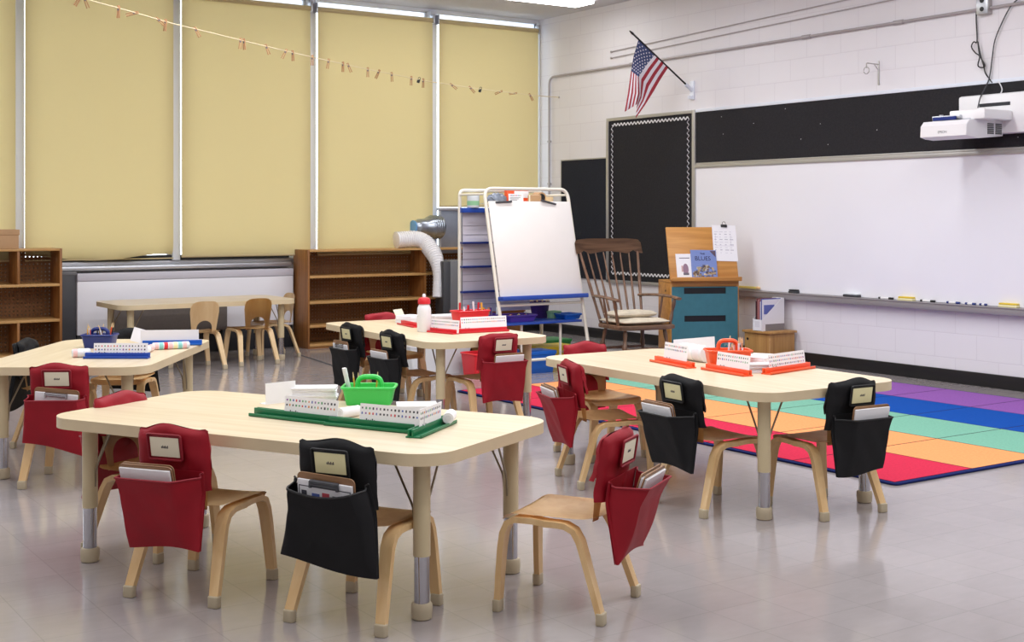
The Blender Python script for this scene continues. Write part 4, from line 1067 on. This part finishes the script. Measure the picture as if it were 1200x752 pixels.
box(b, -.02, .035, -.0085, -.0068, .028, .05, mi=1); box(b, -.05, .05, -.0082, -.0068, .19, .197, mi=1); box(b, -.035, -.02, -.0085, -.0068, .06, .12, mi=2)
obj('cover_picture', b, [mat('book_mauve', (150, 120, 140), .6), mat('book_grey', (110, 104, 116), .6), mat('book_pinkish', (204, 170, 170), .6)], cv, smooth=0)
t2 = flat_thing('picture_book', 'blue picture book titled in capitals, middle of the slanted display', 'book', on_board(.0, .013, -.016) @ T(ry=.02))
b = MB(); box(b, -.125, .125, -.012, 0, 0, .270, bev=.0015); cv = obj('cover', b, mat('book_blue', (118, 138, 196), .45), t2, smooth=0)
b = MB(); rr = random.Random(11)
for i in range(90):
    x = rr.uniform(-.108, .108); z = rr.uniform(.006, .075 + .04 * cos(x * 14)); s = rr.uniform(.006, .012)
    box(b, x - s, x + s, -.0135, -.0115, z - s * .8, z + s, mi=rr.randrange(4))
obj('crowd_picture', b, [mat('book_tan', (196, 168, 128), .6), mat('book_brown', (120, 92, 80), .6), mat('book_cream', (220, 206, 176), .6), mat('book_slate', (96, 100, 130), .6)], cv, smooth=0)
b = MB(); prism(b, [(.062, .262), (.118, .262), (.118, .20)], .0115, .0135, T(rx=pi / 2)); obj('corner_picture', b, mat('book_plum', (92, 74, 92), .6), cv, smooth=0)
b = MB(); text_mesh(b, 'BLUES', .058, T(-.01, -.0128, .185, rx=pi / 2)); text_mesh(b, 'THE', .026, T(-.01, -.0128, .232, rx=pi / 2)); obj('title', b, mat('book_ink', (44, 44, 84), .6), cv, smooth=0)
t2 = flat_thing('paper_sheet', 'white printed sheet clipped to the right of the slanted display', 'paper', on_board(.225, .175, -.016) @ T(ry=.03))
b = MB(); box(b, -.118, .118, -.002, 0, 0, .355, bev=.0005); sh = obj('sheet', b, m_paper, t2, smooth=0)
b = MB(); rr = random.Random(4)
for i in range(9):
    for q in range(4): box(b, -.10 + q * .05, -.10 + q * .05 + rr.uniform(.01, .04), -.0028, -.0018, .08 + i * .026, .083 + i * .026 + .004 * (i % 2), mi=0)
box(b, -.09, .09, -.0028, -.0018, .15, .152, mi=0); box(b, -.09, -.088, -.0028, -.0018, .15, .27, mi=0); box(b, .06, .062, -.0028, -.0018, .15, .27, mi=0)
obj('printing', b, [mat('faint_print', (186, 182, 196), .8)], sh, smooth=0)
t2 = flat_thing('binder_clip', 'black binder clip on top of the clipped sheet', 'clip', on_board(.225, .175, -.018) @ T(ry=.03) @ T(0, 0, .335))
b = MB(); box(b, -.03, .03, -.012, .004, 0, .026, bev=.003); obj('clip_body', b, m_blackpl, t2)
b = MB(); tube(b, arc([(-.018, -.01, .02), (-.012, -.012, .052), (.012, -.012, .052), (.018, -.01, .02)], .01, 3), .0022, 6); obj('wire_handle', b, m_blackpl, t2)

# crate and magazine files by the wall
t = thing('wooden_chest', 'pine wooden chest on the floor right of the teal cabinet', 'chest', (8.745, 8.60, 0))
b = MB(); box(b, -.155, .165, -.165, .165, 0, .285, bev=.004); obj('chest_body', b, m_pine, t)
b = MB(); box(b, -.175, .18, -.185, .18, .285, .307, bev=.006); obj('chest_lid', b, m_pine, t)
b = MB(); box(b, -.157, -.15, -.167, -.15, .0, .285); box(b, -.158, -.153, -.150, .15, .05, .054); obj('corner_trim', b, m_oakedge, t)
b = MB(); lathe(b, [(.012, 0), (.012, .004)], 12, T(-.1565, .12, .225, ry=-pi / 2)); obj('finger_hole', b, m_blackpl, t)
def magfile(x, y, label, cat='magazine file'):
    t = thing('magazine_file', label, cat, (x, y, .3075), 0, 'white magazine files on the pine chest'); th = .003; w_, D_, H_ = .058, .145, .30
    b = MB()
    side = [(-D_, 0), (D_, 0), (D_, H_), (D_ - .03, H_), (-D_, .105), (-D_, .105)]
    for s in (-1, 1):
        prism(b, side, -th / 2, th / 2, T(0, s * w_, 0) @ Matrix(((1, 0, 0, 0), (0, 0, 1, 0), (0, 1, 0, 0), (0, 0, 0, 1))))
    box(b, -D_, -D_ + th, -w_, w_, 0, .105); box(b, D_ - th, D_, -w_, w_, 0, H_); box(b, -D_, D_, -w_, w_, 0, th)
    o = obj('file_box', b, m_white, t, smooth=0)
    b = MB(); box(b, -D_ + .045, D_ + .001, -w_ - .0025, w_ + .0025, .001, .062); obj('grey_base_band', b, mat('band_grey', (134, 128, 130), .6), t, smooth=0)
    b = MB(); box(b, -D_ - .001, -D_ + .001, -.03, .03, .035, .09); obj('label', b, m_paper2, t, smooth=0)
    return t
magfile(8.722, 8.585, 'white magazine file standing on the pine chest')
for i, (c, n) in enumerate((((40, 44, 50), 'black'), ((112, 40, 52), 'dark red'), ((196, 150, 140), 'dusty pink'), ((150, 60, 78), 'wine red'), ((226, 222, 230), 'white'), ((92, 104, 176), 'blue'), ((232, 228, 236), 'pale'))):
    b = MB(); box(b, -.122, .128, -.0038, .0038, 0, .268 + .008 * ((i * 3) % 4)); o = obj('magazine', b, mat('magazine_' + n.replace(' ', '_'), c, .5), loc=(8.722, 8.585 + .042 - .0138 * i, .3115)); tag(o, 'thin %s magazine standing in the white magazine file' % n, 'magazine', 'magazines in the white file')
b = MB(); box(b, -.105, .03, -.0046, -.0036, .15, .235); obj('cover_picture', b, mat('magazine_picture', (98, 108, 178), .5), o, smooth=0)

# ------------------------------------------------------------------ right wall boards
def vbox(bm, y0, y1, z0, z1, d0, d1, bev=0.0, mi=0): box(bm, RX - d1, RX - d0, y0, y1, z0, z1, bev=bev, mi=mi)
YN = 3.2
t = thing('tack_strip', 'long black tackboard strip above the whiteboard', 'tackboard', (RX, 6.5, 2.17))
M0 = Vector((RX, 6.5, 2.17))
def wobj(name, bm, m, par, base, smooth=35):
    for v in bm.verts: v.co -= Vector(base)
    return obj(name, bm, m, par, smooth=smooth)
b = MB(); vbox(b, YN, 9.81, 1.912, 2.425, .002, .016); wobj('felt', b, m_cork, t, M0, 0)
b = MB(); vbox(b, YN, 9.84, 2.425, 2.455, .0, .022, .003); wobj('top_trim', b, m_white_metal, t, M0)
b = MB(); rr = random.Random(2)
for i in range(9):
    y, z = rr.uniform(5.9, 9.6), rr.uniform(1.95, 2.38); lathe(b, [(.0035, 0), (.003, .003)], 8, T(RX - .016, y, z, ry=-pi / 2))
wobj('thumbtacks', b, m_paper2, t, M0)
t = thing('whiteboard', 'large white dry-erase board on the right wall', 'whiteboard', (RX, 6.5, 1.25)); M0 = Vector((RX, 6.5, 1.25))
b = MB(); vbox(b, YN, 9.815, .655, 1.858, .002, .014); wobj('writing_surface', b, m_wb, t, M0, 0)
b = MB(); vbox(b, YN, 9.815, 1.858, 1.890, .0, .028, .003); vbox(b, YN, 9.815, 1.890, 1.910, .0, .020, .003); wobj('top_rail', b, m_aluframe, t, M0)
b = MB(); vbox(b, 9.815, 9.862, .63, 2.455, .0, .030, .004); wobj('end_rail', b, m_aluframe, t, M0)
b = MB(); vbox(b, YN, 9.30, .590, .652, .0, .075, .008); vbox(b, YN, 9.30, .642, .6525, .070, .082, .003); wobj('marker_tray', b, mat('tray_grey', (160, 156, 158), .4, .3), t, M0)
t = thing('bulletin_board', 'tall black bulletin board with a white wavy border', 'bulletin board', (RX, 10.55, 1.54)); M0 = Vector((RX, 10.55, 1.54))
b = MB(); vbox(b, 9.865, 11.235, .665, 2.42, .002, .016); wobj('felt', b, m_cork, t, M0, 0)
b = MB(); vbox(b, 9.865, 11.27, 2.42, 2.455, .0, .026, .003); vbox(b, 11.235, 11.275, .64, 2.42, .0, .026, .003); vbox(b, 9.865, 11.27, .63, .665, .0, .026, .003); wobj('frame', b, m_aluframe, t, M0)
b = MB()
def wavy(p0, p1, dirv):
    p0, p1, dirv = Vector(p0), Vector(p1), Vector(dirv); L = (p1 - p0).length; n = int(L / .055) * 6
    pts = [p0.lerp(p1, i / n) + dirv * (.013 * sin(2 * pi * i / 6)) for i in range(n + 1)]
    tube(b, pts, .008, 4, flat=(.3, 1) if abs(dirv.z) < .5 else (1, .3))
X_ = RX - .019
wavy((X_, 9.925, .74), (X_, 9.925, 2.375), (0, 1, 0)); wavy((X_, 11.17, .74), (X_, 11.17, 2.375), (0, 1, 0)); wavy((X_, 9.925, 2.375), (X_, 11.17, 2.375), (0, 0, 1)); wavy((X_, 9.925, .74), (X_, 11.17, .74), (0, 0, 1))
wobj('wavy_border', b, m_paper2, t, M0)
t = thing('tackboard', 'low black tackboard left of the tall bulletin board', 'tackboard', (RX, 11.70, 1.34)); M0 = Vector((RX, 11.70, 1.34))
b = MB(); vbox(b, 11.28, 12.12, .66, 2.012, .002, .016); wobj('felt', b, m_corkb, t, M0, 0)
b = MB(); vbox(b, 11.28, 12.135, 2.012, 2.024, .0, .02); vbox(b, 12.12, 12.132, .66, 2.012, 0, .02); wobj('frame', b, m_aluframe, t, M0)

# markers and erasers on the tray (tray top z = .652)
TZ2 = .6525
def tray_item(px, kind, label, col=None, L=.13):
    y = onX(px, 348, RX - .04).y
    if kind == 'marker':
        t = thing('dry_erase_marker', label, 'marker', (RX - .035, y, TZ2 + .009))
        b = MB(); lathe(b, [(.008, -L / 2), (.009, -L / 2 + .01), (.009, L * .22)], 10, T(rx=pi / 2)); obj('barrel', b, m_white, t)
        b = MB(); lathe(b, [(.0098, L * .2), (.0098, L / 2)], 10, T(rx=pi / 2)); lathe(b, [(.0095, -L / 2 - .004), (.0095, -L / 2 + .018)], 10, T(rx=pi / 2)); obj('cap', b, col, t)
    else:
        t = thing('board_eraser', label, 'eraser', (RX - .035, y, TZ2))
        b = MB(); box(b, -.025, .025, -L / 2, L / 2, 0, .02, bev=.004); obj('felt_pad', b, m_dgrey if kind == 'eraser' else m_card, t)
        b = MB(); box(b, -.024, .024, -L / 2 + .003, L / 2 - .003, .02, .034, bev=.006); obj('grip', b, col, t)
tray_item(930, 'eraser', 'dark flat eraser on the marker tray nearest the cabinet', m_blackpl, .10)
tray_item(998, 'eraser', 'pale grey eraser on the marker tray', m_clear, .17)
tray_item(1038, 'marker', 'black-capped marker left of the first yellow eraser on the tray', m_blackpl, .15)
tray_item(1062, 'yeraser', 'yellow eraser near the middle of the marker tray', m_yellow, .155)
tray_item(1087, 'marker', 'dark-capped marker just right of the middle yellow eraser', m_blackpl, .14)
tray_item(1117, 'marker', 'blue-capped marker, leftmost of the three blue ones', m_navy, .12)
tray_item(1137, 'marker', 'blue-capped marker, middle of the three blue ones', m_navy, .09)
tray_item(1152, 'marker', 'dark blue marker stub, rightmost of the three blue ones', m_navy, .06)
tray_item(1182, 'yeraser', 'yellow eraser at the right end of the marker tray', m_yellow, .165)
t = thing('yellow_pointer', 'long yellow stick lying on the tray behind the teal cabinet', 'pointer', (RX - .04, 9.08, .668))
b = MB(); box(b, -.012, .012, -.16, .24, 0, .022, bev=.003); obj('stick', b, mat('pale_yellow_wood', (222, 204, 112), .5), t)
b = MB(); lathe(b, [(.016, 0), (.014, .03), (.005, .04)], 10, T(0, -.16, .011, rx=pi / 2)); obj('tip', b, m_birch, t)

# conduit, wires, hook
CZ = 3.01
t = thing('conduit_pipe', 'painted conduit pipe running along the right wall and down by the corner', 'conduit', (RX - .02, 12.36, 0)); 
b = MB(); tube(b, arc([(0, 0, .64), (0, 0, CZ), (0, -9.2, CZ + .03)], .10, 8), .0125, 10); obj('pipe', b, m_conduit, t)
for y, z in ((0, 1.75), (0, 2.25)):
    b = MB(); box(b, -.012, .0185, -.024, .024, z - .012, z + .012, bev=.003); obj('clamp', b, m_conduit, t)
for y in (-1.55, -4.05, -5.1):
    b = MB(); tube(b, [(0, y - .05, CZ - y * .0033), (0, y + .05, CZ - y * .0033)], .019, 10); obj('coupling', b, m_conduit, t)
for lab, z0, z1, y1 in (('upper thin wire strung along the right wall', 3.19, 3.34, 6.6), ('lower thin wire strung along the right wall', 3.12, 3.25, 6.6)):
    t = thing('wall_wire', lab, 'wire', (RX - .012, 11.2, z0)); b = MB(); tube(b, [(0, 0, 0), (0, y1 - 11.2, z1 - z0), (0, 5.0 - 11.2, z1 - z0 + .05)], .0055, 6); obj('wire', b, m_conduit, t)
    b = MB(); box(b, -.006, .012, -.01, .01, -.01, .01, bev=.002); obj('staple', b, m_conduit, t)
ph = onX(1030, 85, RX)
t = thing('wall_hook', 'small white metal hook bracket above the black tack strip', 'hook', (RX, ph.y, ph.z))
b = MB(); box(b, -.008, 0, -.008, .008, -.11, .10, bev=.002); obj('back_plate', b, m_aluframe, t)
b = MB(); tube(b, arc([(-.004, 0, .07), (-.15, .01, .075), (-.15, .01, .03)], .012, 3), .005, 8); tube(b, [(-.004, 0, .02), (-.06, .004, .07)], .004, 6); tube(b, [(-.15, .01 + .03 * cos(k * .5), .01 + .03 * sin(k * .5)) for k in range(13)], .004, 6); obj('arm', b, m_aluframe, t)

# flag
t = thing('national_flag', 'striped and starred flag hanging from a pole on the right wall', 'flag', (RX, 9.875, 2.665))
M0 = Vector((RX, 9.875, 2.665))
b = MB(); tube(b, [(RX - .035, 9.875, 2.672), (8.156, 9.87, 3.168)], .0095, 8); lathe(b, [(.012, 0), (.012, .02), (.006, .05), (.001, .06)], 10, Matrix.Translation((8.156, 9.87, 3.168)) @ T(ry=-.997)); wobj('pole', b, m_blackpl, t, M0)
b = MB(); box(b, RX - .018, RX, 9.845, 9.905, 2.56, 2.75, bev=.005); tube(b, [(RX - .012, 9.875, 2.655), (RX - .10, 9.875, 2.715)], .02, 10); box(b, RX - .06, RX - .01, 9.86, 9.89, 2.565, 2.60, bev=.004); wobj('wall_bracket', b, m_white_metal, t, M0)
Pc = {0: [(0, 748, 47), (.22, 742.5, 66), (.40, 739.5, 83), (.7, 736, 108), (1, 732, 131)],
      7: [(0, 767, 64.5), (.22, 757, 77), (.40, 748.5, 90), (.7, 749.5, 110), (1, 746.5, 122)],
      13: [(0, 783.5, 78.5), (.22, 774, 93), (.40, 766, 107), (.7, 756, 123), (1, 745, 138.5)]}
def row(v, u):
    L = Pc[v]
    for a_, c_ in zip(L, L[1:]):
        if u <= c_[0]: k = (u - a_[0]) / (c_[0] - a_[0]); return Vector((a_[1] + (c_[1] - a_[1]) * k, a_[2] + (c_[2] - a_[2]) * k))
    return Vector(L[-1][1:])
def flag_pt(u, v):
    h = v * 13
    q = row(0, u).lerp(row(7, u), h / 7) if h <= 7 else row(7, u).lerp(row(13, u), (h - 7) / 6)
    fold = .055 * math.exp(-((h - 6.2) / 1.6) ** 2) * min(1, max(0, u - .25) / .35) - .05 * max(0, 1 - h / 6) * u
    return onY(q.x, q.y, 9.87 + .02 * sin(u * 5 + h * .5) * u - fold)
b = MB()
grid(b, 40, 52, flag_pt, mi=lambda i, j: 2 if (i < 16 and j < 28) else (1 if (j // 4) % 2 == 0 else 0))
for r in range(9):
    for c_ in range(6 if r % 2 == 0 else 5):
        u0 = .40 * ((c_ + .5 + (.5 if r % 2 else 0)) / 6); v0 = 7 / 13 * (r + .5) / 9; ctr = flag_pt(u0, v0) + Vector((0, -.006, 0))
        vs = [b.verts.new(ctr + Vector((.011 * cos(pi / 2 + k * pi / 5) * (1 if k % 2 == 0 else .42), 0, .011 * sin(pi / 2 + k * pi / 5) * (1 if k % 2 == 0 else .42)))) for k in range(10)]
        f = b.faces.new(vs); f.material_index = 0
wobj('flag_cloth', b, [m_flagw, m_flagr, m_flagb], t, M0, 60)

# outlet, cords, projector
po = onX(1153, 6, RX - .03)
t = thing('outlet_box', 'grey metal outlet box on the conduit above the projector', 'outlet', (RX, po.y, po.z))
b = MB(); box(b, -.05, 0, -.055, .055, -.075, .075, bev=.004); obj('box_body', b, m_aluframe, t)
b = MB(); box(b, -.056, -.050, -.052, .052, -.072, .072, bev=.002); fp = obj('cover_plate', b, m_alu, t)
b = MB()
for z in (-.034, .034): lathe(b, [(.019, 0), (.019, .004)], 14, T(-.056, 0, z, ry=-pi / 2))
obj('socket', b, m_blackpl, fp)
def cord(name, label, pix_pts, X, r, m, knot=None):
    pts = [onX(px, py, X + dx) for px, py, dx in pix_pts]
    t = thing(name, label, 'cord', pts[0]); b = MB(); sm = []
    for i in range(len(pts) - 1):
        a_, c_ = pts[max(0, i - 1)], pts[min(len(pts) - 1, i + 2)]
        for k in range(6):
            u = k / 6; p0, p1, p2, p3 = a_, pts[i], pts[i + 1], c_
            sm.append(.5 * ((2 * p1) + (p2 - p0) * u + (2 * p0 - 5 * p1 + 4 * p2 - p3) * u * u + (3 * p1 - p0 - 3 * p2 + p3) * u ** 3))
    sm.append(pts[-1]); tube(b, [q - pts[0] for q in sm], r, 6); obj('cable', b, m, t)
    return t
tp = cord('power_cord', 'black power cord tied in a bundle above the projector', [(1151, 10.5, -.03), (1146, 11, -.05), (1144, 20, -.02), (1145, 48, -.02), (1141, 49, -.03), (1138.5, 55, -.03), (1143, 62, -.03), (1148, 66, -.03), (1146, 76, -.03), (1149, 79, -.03), (1154, 77, -.03), (1148, 64, -.04), (1146, 49, -.035), (1149, 64, -.03), (1153, 78, -.025), (1155, 86, -.02), (1163, 97, -.02)], RX, .0055, m_blackpl)
cord('video_cable', 'long dark cable curving down the wall to the projector', [(1194, -2, -.02), (1184, 8, -.02), (1174, 27, -.02), (1166, 47, -.02), (1163, 66, -.02), (1160, 88, -.02), (1156, 100, -.05), (1149, 114, -.12), (1146, 126, -.22)], RX, .0055, m_dgrey)
cord('white_cable', 'thin white cable hanging behind the projector arm', [(1170, 95, -.02), (1174, 103, -.025), (1173.5, 108, -.03), (1170, 112, -.06)], RX, .005, m_white)
t = thing('wall_projector', 'white short-throw projector on a wall arm above the whiteboard', 'projector', (8.62, 6.40, 2.02))
M0 = Vector((8.62, 6.40, 2.02))
b = MB()
for y0, y1, z0, z1 in ((5.2, 6.60, 2.015, 2.335),): box(b, RX - .10, RX - .002, y0, y1, z0, z1, bev=.02)
wobj('mount_cover', b, m_white, t, M0)
b = MB(); box(b, 8.50, RX - .10, 6.10, 6.42, 2.115, 2.19, bev=.01); wobj('arm', b, m_white, t, M0)
b = MB(); box(b, RX - .103, RX - .10, 6.12, 6.40, 2.235, 2.262); wobj('arm_slot', b, m_dark, t, M0)
b = MB()
side = [(8.40, 1.990), (8.405, 2.075), (8.44, 2.112), (8.60, 2.122), (8.86, 2.115), (8.86, 1.995), (8.56, 1.970), (8.46, 1.975)]
prism(b, [(x - 8.62, z - 2.02) for x, z in side], 6.19 - 6.40, 6.62 - 6.40, Matrix(((1, 0, 0, 0), (0, 0, 1, 0), (0, 1, 0, 0), (0, 0, 0, 1))), bev=.008); bd = obj('body', b, mat('projector_white', (228, 226, 230), .4), t)
b = MB()
for q in range(2):
    for i in range(6):
        x = 8.66 + q * .10; box(b, x, x + .075, 6.184, 6.191, 2.008 + i * .0145, 2.0165 + i * .0145)
wobj('side_vents', b, m_dgrey, bd, M0, 0)
b = MB(); text_mesh(b, 'EPSON', .028, Matrix.Translation((8.4015 - 8.62, 6.41 - 6.40, 2.022 - 2.02)) @ Matrix(((0, 0, -1, 0), (-1, 0, 0, 0), (0, 1, 0, 0), (0, 0, 0, 1)))); obj('lettering', b, m_grey, bd, smooth=0)
b = MB(); box(b, 8.50, 8.80, 6.22, 6.58, 2.112, 2.13, bev=.004); box(b, 8.47, 8.66, 6.30, 6.56, 2.128, 2.155, bev=.006); 
for yy in (6.28, 6.40, 6.54): lathe(b, [(.018, 0), (.018, .02)], 10, T(8.56, yy, 2.15))
wobj('mount_plate', b, m_alu, t, M0)
b = MB(); box(b, 8.455, 8.47, 6.33, 6.54, 2.118, 2.145); wobj('blue_film', b, m_navy, t, M0, 0)

# ------------------------------------------------------------------ string with clothespins
PA = onX(655, 114, RX - .005); PB = Vector((2.57, 9.13, 2.915))
LP = [(20, -30), (104, 0), (150, 12.5), (200, 27), (250, 39), (300, 51.5), (366, 67), (430, 81), (500, 95), (560, 104), (628, 112), (655, 114)]
def line_pt(px):
    for (xa, ya), (xb, yb_) in zip(LP, LP[1:]):
        if px <= xb: k = (px - xa) / (xb - xa); y = ya + (yb_ - ya) * k; break
    u = (655 - px) / (655 - 95.0); d0 = FW + RT * ((px - 600) / FPX)
    # intersection of the view ray with the vertical plane through both ends
    dx, dy = PB.x - PA.x, PB.y - PA.y; den = d0.x * dy - d0.y * dx; s = (PA.x * dy - PA.y * dx) / den
    return Vector((d0.x * s, d0.y * s, EYE - (y - HORIZON) / FPX * s))
t = thing('clothesline', 'pale string strung across the room in front of the window shades', 'string', PA)
pts = [line_pt(20 + (655 - 20) * i / 60) for i in range(61)]
ext = pts[0] + (pts[0] - pts[3]).normalized() * 1.6; ext.z += .12
far = Vector((ext.x - .8, ext.y - .6, CEIL))
b = MB(); tube(b, [q - PA for q in [far, ext] + pts], .0042, 6); obj('string', b, m_string, t)
b = MB(); lathe(b, [(.012, 0), (.012, .01), (.004, .014), (.004, .03)], 10, T(.004, 0, 0, ry=-pi / 2)); obj('wall_eye', b, m_conduit, t)
pins = [(94, .55), (99, -.35), (139, .05), (159, 1.35), (185, -.85), (194, .1), (229, -.5), (282, .08), (286, -.05), (312, -.35), (335, .45), (343, -.05), (366, .03), (385, .15), (402, .02), (408, -.38), (431, 0), (444, .45), (459, -.05), (482, .03), (496, .02), (529, -.9), (551, -.75), (587, 1.2), (604, 1.45), (621, -.5)]
ORD = ['first', 'second', 'third', 'fourth', 'fifth', 'sixth', 'seventh', 'eighth', 'ninth', 'tenth', 'eleventh', 'twelfth', 'thirteenth', 'fourteenth', 'fifteenth', 'sixteenth', 'seventeenth', 'eighteenth', 'nineteenth', 'twentieth', 'twenty-first', 'twenty-second', 'twenty-third', 'twenty-fourth', 'twenty-fifth', 'twenty-sixth']
b = MB()
for s in (-1, 1):
    for v in box(b, s * .0055 - .004, s * .0055 + .004, -.0055, .0055, -.072, .020, bev=.0015): v.co.x += s * .0025 * max(0, -(v.co.z + .01)) / .06
tube(b, [(0, -.007, -.012), (0, .007, -.012)], .0075, 8, mi=1)
pin0 = None
for i, (px, tilt) in enumerate(pins):
    q = line_pt(px)
    if pin0 is None:
        o = pin0 = obj('clothespin', b, [m_pin, m_grey])
    else: o = pin0.copy(); COL.objects.link(o)
    o.location = q; o.rotation_euler = (0, tilt, -YAW + .3 * sin(i * 2.1)); 
    tag(o, 'wooden clothespin, %s from the left along the string' % ORD[i], 'clothespin', 'clothespins on the string')
b = MB(); box(b, -.014, .014, -.012, .012, -.034, .002, bev=.004); tube(b, arc([(-.012, 0, 0), (-.008, 0, .022), (.008, 0, .022), (.012, 0, 0)], .008, 3), .0025, 6)
k0 = None
for px, lab in ((491, 'black clip on the string by the fourth window post'), (563, 'black clip on the string over the corner shade')):
    q = line_pt(px)
    if k0 is None: o = k0 = obj('binder_clip', b, m_blackpl)
    else: o = k0.copy(); COL.objects.link(o)
    o.location = q; o.rotation_euler = (0, .3, -YAW); tag(o, lab, 'clip', 'black clips on the string')
